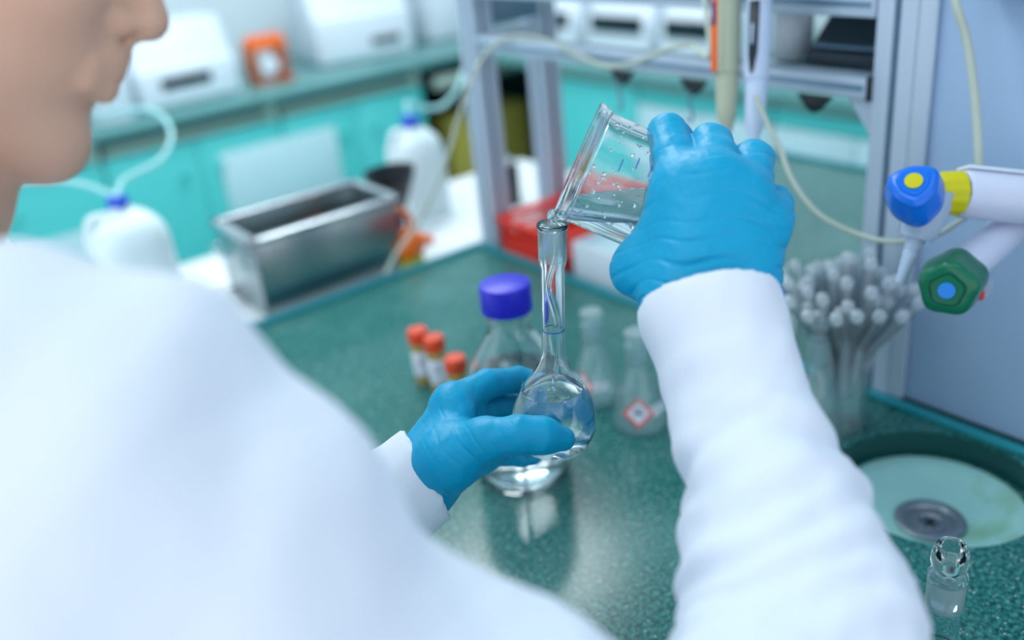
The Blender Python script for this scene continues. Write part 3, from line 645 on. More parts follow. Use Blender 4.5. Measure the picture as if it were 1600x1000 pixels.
# ---- basket and tray behind the strip
bk = thing('red_basket', 'red slatted plastic basket behind the bench strip at the left post', 'basket', (.902, 1.093, 0))
def basket():
    x0, x1, y0, y1, h = -.008, .27, -.0, .165, .062
    MB().box(x0, x1, y0, y1, .0, .004, .001).build('bottom', M['red'], bk)
    rmm = MB()
    for q in ((x0-.006, x1+.006, y0-.006, y0+.004), (x0-.006, x1+.006, y1-.004, y1+.006), (x0-.006, x0+.004, y0-.006, y1+.006), (x1-.004, x1+.006, y0-.006, y1+.006)): rmm.box(*q, h-.008, h, .0015)
    rmm.build('rim', M['red'], bk)
    for zz, nm in ((.02, 'hoop'), (.036, 'hoop'), (.052, 'hoop')):
        g = MB()
        for q in ((x0, x1, y0, y0+.003), (x0, x1, y1-.003, y1), (x0, x0+.003, y0, y1), (x1-.003, x1, y0, y1)): g.box(*q, zz, zz+.005, 0)
        g.build(nm, M['red'], bk)
    for q in ((x0, x1, y0, y0+.003), (x0, x1, y1-.003, y1), (x0, x0+.003, y0, y1), (x1-.003, x1, y0, y1)):
        MB().box(*q, .003, .02, 0).build('side_panel', M['red'], bk)
    for i in range(20):
        y = y0+(y1-y0)*i/19
        for xx in (x0, x1-.003): MB().box(xx, xx+.003, max(y-.0015, y0), min(y+.0015, y1), .018, h-.006, 0).build('slat', M['red'], bk)
    for i in range(1, 32):
        x = x0+(x1-x0)*i/32
        for yy in (y0, y1-.003): MB().box(x-.0015, x+.0015, yy, yy+.003, .018, h-.006, 0).build('slat', M['red'], bk)
basket()
tr = thing('white_tray', 'white plastic tray box behind the bench strip under the tilted beaker', 'tray', (.895, .80, 0))
for q in ((0, .12, 0, .006, 0, .06), (0, .12, .264, .27, 0, .06), (0, .006, .006, .264, 0, .06), (.114, .12, .006, .264, 0, .06)): MB().box(*q, .002).build('wall_panel', M['whitebox'], tr)
MB().box(.005, .115, .005, .265, .001, .05, .002).build('liner', M['whitepanel'], tr)
# ================================================================ glassware on the bench
def ink_diamond(parent, Mx, s=.016):
    b = MB().prism([(0, -s), (s, 0), (0, s), (-s, 0)], 0, .0004, Mx).build('hazard_label', M['redline'], parent, smooth=False, label='red-edged hazard diamond label')
    MB().prism([(0, -s*.74), (s*.74, 0), (0, s*.74), (-s*.74, 0)], .0003, .0007, Mx).build('label_field', M['label'], b, smooth=False)
    mk = MB()
    mk.prism([(-s*.3, -s*.05), (s*.28, -s*.12), (s*.32, s*.02), (-s*.25, s*.12)], .0006, .0009, Mx); mk.prism([(-s*.05, .0), (s*.08, 0), (s*.05, s*.35), (-s*.02, s*.3)], .0006, .0009, Mx)
    mk.build('pictogram', M['ink'], b, smooth=False)
# big bottle
bo = thing('reagent_bottle', 'large clear reagent bottle with a blue screw cap standing behind the left glove', 'bottle', (.5, .706, 0))
out = sprof([(0, .001), (.036, .0), (.0465, .004), (.0505, .014), (.0505, .10), (.0495, .118), (.044, .137), (.033, .156), (.024, .170), (.0205, .178)], 5) + [(.0205, .206)]
inn = [(.0175, .206), (.0175, .178)] + sprof([(.0175, .178), (.021, .168), (.030, .154), (.041, .136), (.0465, .118), (.0475, .10), (.0475, .016), (.043, .007), (.034, .0045), (0, .0045)], 5)[1:]
MB().lathe(out+inn, 72).build('glass_body', M['glass'], bo)
def liquid_in(prof, level_z, Mw, name, parent, ztop, n=64):
    """closed solid of liquid: inner profile cut by the world-horizontal plane at level_z"""
    b = MB().lathe(prof+[(0, prof[-1][1])] if prof[-1][0] > 0 else prof, n); bm = b.bm; bm.transform(Mw)
    bmesh.ops.bisect_plane(bm, geom=bm.verts[:]+bm.edges[:]+bm.faces[:], plane_co=(0, 0, level_z), plane_no=(0, 0, 1), clear_outer=True)
    ed = [e for e in bm.edges if e.is_boundary]
    f = bmesh.ops.holes_fill(bm, edges=ed, sides=0)['faces']
    bmesh.ops.recalc_face_normals(bm, faces=bm.faces[:]); bm.transform(Mw.inverted())
    return b.build(name, M['water'], parent, angle=30)
pin = [(0, .0043), (.034, .0043), (.0432, .0068), (.0477, .016), (.0477, .112), (.0467, .119), (.0412, .1362)]
liquid_in(pin, .124, T(Vector((.5, .706, 0))), 'water', bo, 0)
cp = [(0, .2245), (.0235, .2245), (.0255, .2235), (.0262, .2215), (.0262, .1965), (.0255, .195), (.0215, .195), (.0215, .21), (0, .21)]
MB().lathe(cp[::-1], 96, shape=lambda a, z: 1+(.012*math.cos(32*a) if .197 < z < .2205 else 0)).build('screw_cap', M['cap_blue'], bo, label='blue screw cap')
MB().lathe([(.0206, .186), (.0235, .187), (.0238, .190), (.0206, .191)], 40).build('pour_ring', M['thin'], bo)
# reagent flasks with stoppers
def conical(label, pxy, R, hh, rot, lab=True, stopper=True, group='small stoppered flasks', water=.0):
    p = onp(*pxy, 2, 0); o = thing('stoppered_flask', label, 'flask', p, group)
    MB().lathe(sprof([(0, .001), (R*.85, .0), (R, .006), (R*.97, .02), (R*.7, hh*.42), (R*.42, hh*.6), (R*.36, hh*.66)], 5)+[(R*.40, hh*.67), (R*.40, hh*.84), (R*.46, hh*.85), (R*.46, hh*.865)] +
               [(R*.34, hh*.86), (R*.30, hh*.66)]+sprof([(R*.30, hh*.66), (R*.36, hh*.59), (R*.64, hh*.41), (R*.91, .02), (R*.93, .008), (R*.8, .003), (0, .003)], 5)[1:], 48).build('glass_body', M['thin'], o)
    MB().lathe([(R*.405, hh*.672), (R*.412, hh*.68), (R*.412, hh*.83), (R*.405, hh*.84)], 40).build('ground_joint', M['thin_frost'], o)
    if stopper:
        MB().lathe([(0, hh*.70), (R*.30, hh*.70), (R*.33, hh*.86), (R*.25, hh*.885), (R*.27, hh*.91), (R*.43, hh*.935), (R*.45, hh*.98), (R*.38, hh), (0, hh*.99)], 6*6, shape=lambda a, z: 1+(.05*math.cos(6*a) if z > hh*.9 else 0)).build('stopper', M['thin_frost'], o)
    if lab:
        a = rot; n = Vector((math.cos(a), math.sin(a), .42)).normalized(); zc = hh*.25; rr = R*.86
        up = Vector((0, 0, 1)); up = (up-n*up.dot(n)).normalized()
        ink_diamond(o, frame(Vector((math.cos(a)*rr, math.sin(a)*rr, zc)), n, up.cross(n)), R*.58)
        a2 = a+.9; n = Vector((math.cos(a2), math.sin(a2), .42)).normalized(); up = (Vector((0, 0, 1))-n*n.z).normalized()
        MB().box(-R*.36, R*.36, -R*.17, R*.17, 0, .0005, .0001, frame(Vector((math.cos(a2)*rr, math.sin(a2)*rr, zc)), n, up.cross(n))).build('white_patch', M['label'], o)
    if water: MB().lathe([(0, .0035), (R*.88, .0035), (R*.91, .01), (R*.86, water), (0, water)], 40).build('water', M['thin'], o)
    return o
vdir = math.atan2(-.75, -.62)
conical('small stoppered glass flask with a hazard diamond, just right of the held flask neck', (932, 622), .030, .119, vdir-.75, water=.018)
conical('small stoppered glass flask with a red-edged diamond label beside the right sleeve', (1000, 662), .031, .121, vdir-.12)
conical('stoppered clear flask standing between the sleeve and the cup of tubes', (1272, 690), .028, .150, vdir+1.9, lab=False, group=None)
# foreground stoppered flask at the lower right
p = onp(1466, 1020, 2, 0.0)
ff = thing('volumetric_flask', 'glass flask neck with a frosted hollow stopper at the lower right corner', 'flask', onp(1466, 1015, 2, .03)*1.0)
ff.location = onp(1468, 1000, 2, .05); ff.location.z = 0
low = lambda P: [(r, z-.034 if z > .08 else z) for r, z in P]
MB().lathe(low(sprof([(0, .001), (.022, 0), (.030, .008), (.031, .02), (.024, .036), (.0135, .046), (.0118, .052)], 5)+[(.0118, .115), (.0130, .118), (.0130, .142), (.0138, .1425), (.0138, .1445), (.0105, .1445), (.0100, .118), (.0102, .052)] +
           sprof([(.0102, .052), (.012, .045), (.0225, .035), (.0292, .02), (.028, .009), (.02, .003), (0, .003)], 5)[1:]), 56).build('glass_body', M['glass'], ff)
MB().lathe(low([(.0131, .118), (.0133, .119), (.0133, .141), (.0131, .142)]), 40).build('ground_joint', M['thin_frost'], ff)
MB().lathe(low([(0, .120), (.0085, .120), (.0098, .1445), (.0098, .150), (.0118, .153), (.0125, .158), (.0115, .168), (.0095, .172), (.0085, .1715), (.0075, .160), (0, .157)]), 48, shape=lambda a, z: 1+(.04*math.cos(6*a) if z > .116 else 0)).build('stopper', M['glass'], ff)
# vials
def vial(label, pxy, D=None):
    p = onp(*pxy, 2, 0); o = thing('sample_vial', label, 'vial', p, 'orange-capped sample vials'); r = .0115
    MB().lathe([(0, 0), (r*.9, 0), (r, .0015), (r, .062), (r*.92, .0625), (0, .0625)], 32).build('vial_body', M['amberglass'], o)
    MB().lathe([(r*1.01, .014), (r*1.03, .0145), (r*1.03, .048), (r*1.01, .0485)], 32).build('paper_label', M['label'], o)
    MB().lathe([(0, .060), (r*1.12, .060), (r*1.18, .062), (r*1.18, .074), (r*1.05, .0775), (0, .078)], 40, shape=lambda a, z: 1+.012*math.cos(18*a)).build('cap', M['vcap'], o)
    m_ = MB(); a = vdir+.1
    for k in range(3): m_.box(-.003, .003, -.0006, .0006, 0, .0003, 0, frame(Vector((math.cos(a)*r*1.03, math.sin(a)*r*1.03, .040-.0035*k)), (math.cos(a), math.sin(a), 0), (-math.sin(a), math.cos(a), 0)))
    m_.build('label_print', M['ink'], o); return o
vial('orange-capped sample vial farthest left of the three', (664, 597))
vial('orange-capped sample vial in the middle of the three', (689, 610))
vial('orange-capped sample vial nearest the glove and the blue-capped bottle', (722, 645))
# cup of test tubes
cup = thing('glass_beaker', 'small glass beaker crammed with clear test tubes by the right post', 'beaker', (.806, .520, .0))
MB().lathe([(0, 0), (.026, 0), (.0275, .002), (.0275, .078), (.0295, .082), (.0285, .083), (.026, .079), (.0258, .003), (0, .003)], 48).build('glass_wall', M['thin'], cup)
tp = sprof([(0, 0), (.003, .0006), (.0052, .003), (.006, .008)], 3)+[(.006, .128), (.0066, .1285), (.0066, .130), (.0054, .130), (.0052, .01), (.0, .002)]
tm = MB().lathe(tp, 16); tme = bpy.data.meshes.new('test_tube'); tm.bm.to_mesh(tme); tm.bm.free(); tme.materials.append(M['tube']); tme.shade_smooth()
cl = MB().lathe(sprof([(.0066, .1285), (.0068, .133), (.0058, .1375), (.003, .1395), (0, .140)], 3), 16); cme = bpy.data.meshes.new('rounded_end'); cl.bm.to_mesh(cme); cl.bm.free(); cme.materials.append(M['tube']); cme.shade_smooth()
nt_ = 0
for ring, cnt, rad, tilt in ((0, 1, 0, 0), (1, 6, .010, 6), (2, 12, .0185, 13), (3, 15, .020, 24), (4, 16, .021, 35)):
    for k in range(cnt):
        a = 2*math.pi*(k+.5*(ring % 2))/cnt+random.uniform(-.1, .1); tl = math.radians(tilt+random.uniform(-3, 3))
        if ring >= 3 and math.cos(a-.0) > .75: continue          # the post stands there
        base = Vector((.806, .520, 0))+Vector((math.cos(a), math.sin(a), 0))*rad*(.9 if ring < 3 else .55)
        z0 = .004+((.052, .046, .03)[ring] if ring < 3 else .016*(ring-2)+.01); d = Vector((math.cos(a)*math.sin(tl), math.sin(a)*math.sin(tl), math.cos(tl)))
        if ring >= 3: base -= Vector((math.cos(a), math.sin(a), 0))*.02
        o = bpy.data.objects.new('test_tube', tme); COL.objects.link(o)
        o.matrix_world = frame(base+Vector((0, 0, z0+random.uniform(0, .02))), d)
        c_ = bpy.data.objects.new('rounded_end', cme); COL.objects.link(c_); c_.parent = o
        tag(o, 'clear plastic test tube, '+('upright in the middle of the small beaker' if ring < 2 else ('%s tube of the small beaker, leaning %s' % (['', '', 'inner', 'middle-ring', 'outermost'][ring], ['away from the sleeve', 'toward the back wall', 'toward the sleeve', 'toward the sink'][int(((a-math.radians(-36)+math.pi/4) % (2*math.pi))//(math.pi/2))]))), 'test tube', 'test tubes in the small beaker'); nt_ += 1
# wash bottle tip with blue collar behind the sleeve
wbm = thing('dropper_bottle', 'small white dropper bottle with a blue collar behind the right cuff', 'bottle', onp(1222, 520, 2, 0))
MB().lathe(sprof([(0, 0), (.014, 0), (.016, .003), (.016, .045), (.009, .055)], 3)+[(0, .055)], 28).build('bottle_body', M['jug'], wbm)
MB().lathe([(0, .055), (.0105, .055), (.011, .057), (.011, .067), (.0095, .069), (0, .069)], 28).build('collar', M['jug_cap'], wbm, label='blue collar')
MB().lathe([(0, .069), (.0065, .069), (.0015, .098), (0, .099)], 20).build('dropper_tip', M['jug'], wbm)
# ================================================================ held volumetric flask
fb, ft = at(866, 700, .735), at(863, 350, .662)
FX = frame(fb, ft-fb, RT); FLn = (ft-fb).length; q = FLn/.183
vf = thing('volumetric_flask', 'long-necked clear volumetric flask with a blue ring, held in the left glove', 'flask', FX)
def sc_(P): return [(r, z*q) for r, z in P]
FO = sprof([(0, .0012), (.016, .0), (.0245, .004), (.0300, .013), (.0321, .024), (.0315, .034), (.0278, .046), (.0215, .0575), (.0145, .068), (.0100, .077), (.0086, .085)], 6)+[(.0084, .150), (.0098, .1545), (.0101, .179)]+sprof([(.0101, .179), (.0112, .1805), (.0112, .183), (.0098, .1835)], 3)[1:]
FI = [(.0082, .181), (.0078, .155), (.0069, .150), (.0071, .085)]+sprof([(.0071, .085), (.0085, .077), (.013, .067), (.020, .0565), (.0264, .0455), (.0302, .034), (.0308, .024), (.0287, .014), (.0235, .0058), (.015, .0022), (0, .0022)], 6)[1:]
MB().lathe(sc_(FO+FI), 80).build('glass_body', M['glass'], vf)
MB().lathe(sc_([(.01015, .156), (.0103, .1565), (.0103, .1785), (.01015, .179)]), 48).build('ground_joint', M['thin_frost'], vf, label='frosted band below the mouth')
MB().lathe(sc_([(.00845, .1015), (.0087, .1016), (.0087, .1022), (.00845, .1023)]), 48).build('graduation_ring', M['line_blue'], vf, label='thin blue graduation ring')
lz = at(866, 622, .70).z
pf = sc_([(r+.0002, z) for r, z in FI[::-1] if z < .09 and r > 0]); pf = [(0, pf[0][1]-.0002)]+pf
pf.sort(key=lambda t: t[1]); liquid_in(pf, lz, FX, 'water', vf, 0, 80)
# ring of bubbles at the meniscus
bub = MB()
for i in range(120):
    a = random.uniform(0, 2*math.pi); rr = .0262*(1-.10*random.random()**1.5) if i < 85 else .026*math.sqrt(random.random())
    ic = FX @ Vector((0, 0, .045*q)); pos = Vector((ic.x, ic.y, lz)); rad = random.uniform(.0004, .0011)
    pw = pos+(RT*math.cos(a)+FW.cross(RT).cross(Vector((0, 0, 1))).normalized()*0+Vector((-RT.y, RT.x, 0)).normalized()*math.sin(a))*rr*.96
    pw.z = lz+rad*.3
    b = bmesh.new(); bmesh.ops.create_icosphere(b, subdivisions=1, radius=rad); bub.add(b, FX.inverted() @ T(pw))
bub.build('bubbles', M['thin'], vf, kind='stuff')
# ================================================================ tilted beaker
rc = at(903, 254, .675)
down = Vector((0, 0, -1)); hr_ = (RT*.93); hr_.z = 0; hr_.normalize(); tow = -FW.copy(); tow.z = 0; tow.normalize()
hdir = (hr_*math.cos(math.radians(9))+tow*math.sin(math.radians(9))).normalized()
bdir = (down*.45+hdir*.89).normalized()                 # mouth -> base
BL = .108; base = rc+bdir*BL
BX = frame(base, -bdir, Vector((0, 0, -1)))
bkr = thing('pouring_beaker', 'wide clear glass beaker tilted in the right glove, pouring water into the flask', 'beaker', BX)
R0 = .0415
bo_ = sprof([(0, 0), (R0*.86, 0), (R0*.97, .003), (R0, .009)], 4)+sprof([(R0, .009), (R0, BL-.016), (R0*1.02, BL-.008), (R0*1.075, BL-.002), (R0*1.095, BL)], 5)[1:]+[(R0*1.085, BL+.0015), (R0*1.05, BL+.0012)]
bi_ = sprof([(R0*1.05, BL+.0012), (R0*.985, BL-.008), (R0-.0022, BL-.016), (R0-.0022, .010), (R0*.92, .0045), (R0*.8, .0028), (0, .0028)], 5)[1:]
def spout(a, z):
    t = max(0, (z-(BL-.02))/.02); da = (a+math.pi) % (2*math.pi)-math.pi
    return 1+.11*t*t*math.exp(-(da/.28)**2)
MB().lathe(bo_+bi_, 96, shape=spout).build('glass_wall', M['glass'], bkr)
lip = BX @ Vector((R0*1.02, 0, BL-.004))
pb = [(0, .0026), (R0*.8, .0026), (R0*.93, .0045), (R0-.002, .010), (R0-.002, BL-.012), (R0*.98, BL-.004)]
wl = lip.z+.0065
liquid_in(pb, wl, BX, 'water', bkr, 0, 96)
# blue printed marks & droplets on the wall
mk = MB()
for z, a0, w in ((.062, 2.15, .10), (.050, 2.1, .16), (.072, 2.2, .10), (.038, 2.12, .2), (.082, 2.05, .12)):
    for s_ in range(3):
        a = a0+s_*w*.45; mk.box(-.0022, .0022, -.0004, .0004, 0, .0002, 0, frame((R0*1.002*math.cos(a), R0*1.002*math.sin(a), z), (math.cos(a), math.sin(a), 0), (-math.sin(a), math.cos(a), 0)))
mk.build('graduation_marks', M['line_blue'], bkr, label='faded blue graduation marks')
dp = MB()
for i in range(110):
    a = random.uniform(1.0, 5.3); z = BL-.012-abs(random.gauss(0, .035)); 
    if z < .01: continue
    rad = random.uniform(.0005, .0019); b = bmesh.new(); bmesh.ops.create_icosphere(b, subdivisions=1, radius=rad)
    dp.add(b, T(Vector(((R0-.0022)*math.cos(a), (R0-.0022)*math.sin(a), z))))
dp.build('droplets', M['water'], bkr, kind='stuff')
# stream
st = MB(); l0 = BX @ Vector((R0*1.10, 0, BL)); mth = FX @ Vector((0, 0, .183*q))
st.tube([l0+bdir*.010+Vector((0, 0, .003)), l0+Vector((0, 0, .0025)), (l0+mth)/2+Vector((0, 0, .0)), mth-Vector((0, 0, .004)), FX @ Vector((.002, .001, .16*q)), FX @ Vector((-.0035, .001, .135*q)), FX @ Vector((.002, -.002, .11*q)), FX @ Vector((.003, 0, .085*q)), FX @ Vector((0, 0, .05*q))], [.0035, .0042, .0035, .0032, .0026, .0022, .0022, .002, .0018], 12)
o = st.build('water_stream', M['water']); tag(o, 'thin stream of water falling from the beaker lip down the flask neck', 'water')
# ================================================================ person
sR, sL = at(130, 720, .36), at(130, 720, .36)+Vector((-.03, .37, -.02))
eR, wR = at(1200, 1260, .42), at(1110, 500, .60)
wL = at(655, 748, .71); eL = Vector((.10, .60, .09))
hip = Vector((-.03, .54, -.02)); neckb = (sR+sL)/2+Vector((-.05, .02, .03))
person = thing('person', 'person in white lab coat and blue gloves pouring water, seen over the right shoulder', 'person', (-.03, .54, -.9))
PI_ = T(Vector((.03, -.54, .9)))
# --- head frame
hc = at(-90, -138, .50)
Fd = (RT*.973-UP*.22+FW*.12).normalized(); Dn = (-RT*.21-UP*.97+FW*.10); Dn = (Dn-Fd*Dn.dot(Fd)).normalized(); Sd = Fd.cross(Dn).normalized()
def hl(f, d, s=0): return hc+Fd*f+Dn*d+Sd*s
near = 1 if Sd.dot(-FW) > 0 else -1
def build_body():
    g = SDF((-.26, .12, -.93), (.5, 1.05, .78), .0032)
    A = (np.array(Fd), np.array(Dn), np.array(Sd))
    g.ell(hl(-.012, -.022), A, (.098, .088, .076), .02); g.ell(hl(.03, .04), A, (.070, .080, .058), .03)
    g.cone(hl(.040, .085, .028), .022, hl(.072, .107, 0), .018, .018); g.cone(hl(.040, .085, -.028), .022, hl(.072, .107, 0), .018, .018); g.cone(hl(.04, .105), .028, hl(.005, .14), .045, .02)
    g.cone(hl(.076, .100, 0), .013, hl(.073, .106, 0), .013, .010)
    g.cone(hl(.094, -.012), .009, hl(.112, .026), .0105, .012); g.ell(hl(.1115, .030), A, (.0115, .010, .011), .006)
    for s in (-1, 1):
        g.ell(hl(.101, .034, s*.0125), A, (.010, .008, .0065), .004); g.ell(hl(.072, .022, s*.034), A, (.026, .024, .022), .02)
        g.ell(hl(.082, -.018, s*.032), A, (.012, .008, .016), .012)
        g.cone(hl(-.004, .0, s*.074), .010, hl(.0, .035, s*.070), .007, .006)
    g.cone(hl(.096, .052), .011, hl(.094, .058), .010, .012)
    for a0, d0, rr in ((.0985, .0605, .0068), (.0965, .0705, .0072)): g.cone(hl(a0-.004, d0, -.016), rr*.7, hl(a0, d0, 0), rr, .004); g.cone(hl(a0, d0, 0), rr, hl(a0-.004, d0, .016), rr*.7, .004)
    g.cone(hl(.1045, .0655, -.02), .0015, hl(.1045, .0655, .02), .0015, 0, sub=True)
    for s in (-1, 1): g.cone(hl(.103, .0415, s*.0065), .0032, hl(.106, .036, s*.006), .0025, 0, sub=True)
    g.cone(hl(-.02, .05), .055, hl(.004, .15), .052, .012); g.cone(hl(.004, .15), .052, neckb, .056, .012)
    nb2 = neckb-Vector((0, 0, .06)); g.cone(nb2, .06, sR, .045, .03); g.cone(nb2, .06, sL, .045, .03)
    ch = (sR+sL)/2-Vector((0, 0, .14)); g.cone(ch+Vector((0, -.07, 0)), .10, ch+Vector((0, .07, 0)), .10, .06)
    g.cone(ch, .115, hip, .115, .06); g.cone(hip+Vector((0, -.07, 0)), .10, hip+Vector((0, .07, 0)), .10, .05)
    for s in (-1, 1):
        h0 = hip+Vector((0, s*.09, -.03)); kn = Vector((h0.x+.01, h0.y, -.45)); an = Vector((h0.x-.01, h0.y, -.83))
        g.cone(h0, .085, kn, .055, .03); g.cone(kn, .055, an, .038, .02); g.cone(an+Vector((0, 0, -.03)), .037, an+Vector((.13, 0, -.035)), .030, .02)
    g.chain([sR, at(600, 1210, .39), eR, at(1245, 1000, .485), at(1178, 700, .56), at(1110, 500, .608)], [.05, .045, .038, .034, .028, .024], .01); g.chain([sL, eL, wL], [.05, .036, .022], .01)
    for wp, tp_ in ((at(1110, 500, .608), at(1108, 400, .618)), (wL, at(700, 700, .712))): g.cone(wp, .017, tp_, .013, .01)
    return g.mesh('body', M['skin'], person_, disp=None)
person_ = person
body = build_body()
body.data.transform(PI_)
body.data.materials.append(M['trouser']); body.data.materials.append(M['shoe']); body.data.materials.append(M['lip'])
def assign(o):
    me = o.data; n = len(me.polygons); c = np.empty(n*3, np.float32); me.polygons.foreach_get('center', c); c = c.reshape(-1, 3)-np.array((.03, -.54, .9)); idx = np.zeros(n, np.int32)
    idx[c[:, 2] < .0] = 1; idx[c[:, 2] < -.80] = 2
    v = c-np.array(hc); f, d, s = v@np.array(Fd), v@np.array(Dn), v@np.array(Sd)
    me.polygons.foreach_set('material_index', idx)
assign(body)
def ico(name, c, r, m, parent, sub=3):
    b = bmesh.new(); bmesh.ops.create_icosphere(b, subdivisions=sub, radius=r); x = MB(); x.add(b, PI_ @ T(c)); return x.build(name, m, parent, angle=180)
for s in (-1, 1):
    e = ico('eye', hl(.083, -.006, s*.031), .0118, M['eye'], body); ico('iris', hl(.0885, -.005, s*.031), .0072, M['iris'], e)
hg = SDF((-.1, .4, .45), (.35, .85, .78), .004)
A = (np.array(Fd), np.array(Dn), np.array(Sd)); hg.ell(hl(-.022, -.036), A, (.100, .090, .084), .02); hg.ell(hl(-.055, .02), A, (.055, .07, .066), .03)
hg.cone(hl(.055, -.075, .0), .03, hl(.0, -.09, 0), .04, .02)
hg.cut(hl(.058, -.03), Fd*1.0+Dn*.5)
o = hg.mesh('hair', M['hair'], body, disp=lambda P, N: .0015*fbm(P, 160, 3)); o.data.transform(PI_)
# --- lab coat
def rib(x): return 1-np.abs(np.sin(x))
def coat_disp(P, N):
    out = .0016*fbm(P, 38, 11)+.0008*fbm(P, 90, 12)
    a = np.array(eR); b = np.array(wR); L = np.linalg.norm(b-a); ax = (b-a)/L; t = (P-a)@ax; rad = np.linalg.norm((P-a)-np.outer(t, ax), axis=1)
    m = (t > -.03) & (rad < .085) & (t < L+.03)
    s1 = np.array(RT); u = (P-a)@s1
    arc = t-3.2*u*u+.010*fbm(P, 30, 5)
    w = np.clip((L-.035-t)/.05, 0, 1)
    f = (.0027*np.sin(arc*2*np.pi/.048+2.2*fbm(P, 20, 6)+u*25)*(.5+.5*fbm(P, 14, 16))+.0016*np.sin(arc*2*np.pi/.024+2.6*fbm(P, 30, 7)-u*45)*(.5+.5*fbm(P, 20, 17))+.0036*fbm(P, 30, 18))*w
    f += .0012*np.exp(-((t-(L-.020))/.003)**2)*0
    out = np.where(m, out+f, out)
    a2 = np.array(eL); b2 = np.array(wL); L2 = np.linalg.norm(b2-a2); ax2 = (b2-a2)/L2; t2 = (P-a2)@ax2; r2 = np.linalg.norm((P-a2)-np.outer(t2, ax2), axis=1)
    m2 = (r2 < .06) & (t2 > 0); out = np.where(m2 & ~m, out+.0012*np.sin(t2*2*np.pi/.03+2*fbm(P, 30, 8))*np.clip((L2-.03-t2)/.03, 0, 1), out)
    # broad folds over shoulder and upper arm
    a3 = np.array(sR); b3 = np.array(eR); L3 = np.linalg.norm(b3-a3); ax3 = (b3-a3)/L3; t3 = (P-a3)@ax3; m3 = ~m & ~m2
    out = np.where(m3, out+.0035*np.sin(t3*2*np.pi/.085+1.5*fbm(P, 12, 9))+.002*fbm(P, 18, 10), out)
    return out
cuffR = at(1106, 462, .612); cuffdir = None
def build_coat():
    g = SDF((-.28, .10, -.5), (.50, .95, .55), .0031)
    dR = (wR-eR).normalized(); fR = [at(1245, 1000, .485), at(1229, 900, .51), at(1210, 800, .535), at(1178, 700, .56), at(1145, 600, .585), at(1110, 490, .606), at(1104, 455, .614)]
    fr = [.0590, .0555, .0495, .0428, .0410, .0432, .0432]
    g.cone(eR, .062, fR[0], fr[0], .01); g.chain(fR, fr, .012)
    # upper arm
    up_ = [(130, 720, .36, 350), (250, 850, .36, 370), (420, 1050, .37, 358), (600, 1200, .375, 366), (760, 1300, .38, 376), (900, 1400, .385, 380)]
    U = [at(x-18, y+50, D) for x, y, D, r in up_]; Ur = [r*D/FPX*.985 for x, y, D, r in up_]
    g.chain(U, Ur, .02); g.cone(U[-1], Ur[-1], eR, .065, .03)
    # torso
    g.cone(neckb-Vector((0, 0, .03)), .082, sR-Vector((.01, 0, .01)), .075, .04); g.cone(neckb-Vector((0, 0, .03)), .082, sL, .07, .05)
    ch = (sR+sL)/2-Vector((0, 0, .14)); g.cone(ch+Vector((0, -.07, 0)), .118, ch+Vector((0, .07, 0)), .118, .06)
    g.cone(ch, .135, hip, .130, .06); g.cone(hip+Vector((0, -.08, 0)), .118, hip+Vector((0, .08, 0)), .118, .05)
    g.cone(hip+Vector((0, -.08, 0)), .12, hip+Vector((0, -.09, -.4)), .13, .05); g.cone(hip+Vector((0, .08, 0)), .12, hip+Vector((0, .09, -.4)), .13, .05); g.cone(hip, .12, hip+Vector((0, 0, -.4)), .13, .05)
    # left arm
    g.chain([sL, eL], [.072, .052], .02); g.chain([eL, wL+(eL-wL)*.15, wL-(eL-wL)*.08], [.052, .038, .0375], .01)
    g.cut(hip+Vector((0, 0, -.40)), (0, 0, -1))
    # neck opening and cuffs
    g.cone(neckb+Vector((0, 0, .0)), .070, hl(-.02, .05), .066, 0, sub=True)
    return g, fR, dR
g, fR, dR = build_coat()
# cuffs: cut the sleeves off cleanly (local planes)
def local_cut(g, c, n, R):
    n = np.array(n.normalized()); sl, q_ = g._sub(np.array(c)-R, np.array(c)+R, 0)
    x, y, z = q_[0]-c[0], q_[1]-c[1], q_[2]-c[2]; e = x*n[0]+y*n[1]+z*n[2]
    inside = (x*x+y*y+z*z) < R*R
    g.d[sl] = np.where(inside, np.maximum(g.d[sl], e), g.d[sl]).astype(np.float32)
nR = (fR[-1]-fR[-2]).normalized(); nL = (wL-eL).normalized()
cL = at(668, 742, .708); nL2 = (RT*.86+UP*.46+FW*.2).normalized()
nR2 = (UP*.90+FW*.45-RT*.08).normalized()
local_cut(g, at(1106, 478, .615), nR2, .078); g.cone(fR[-1]-nR*.022, .0375, fR[-1]+nR*.03, .0385, 0, sub=True)
local_cut(g, cL, nL2, .06); g.cone(wL-nL*.012, .0305, wL+nL*.04, .0320, 0, sub=True)
coat = g.mesh('lab_coat', M['coat'], body, disp=coat_disp); coat.data.transform(PI_)
coat['label'] = 'white cotton lab coat with creased sleeves'
del g
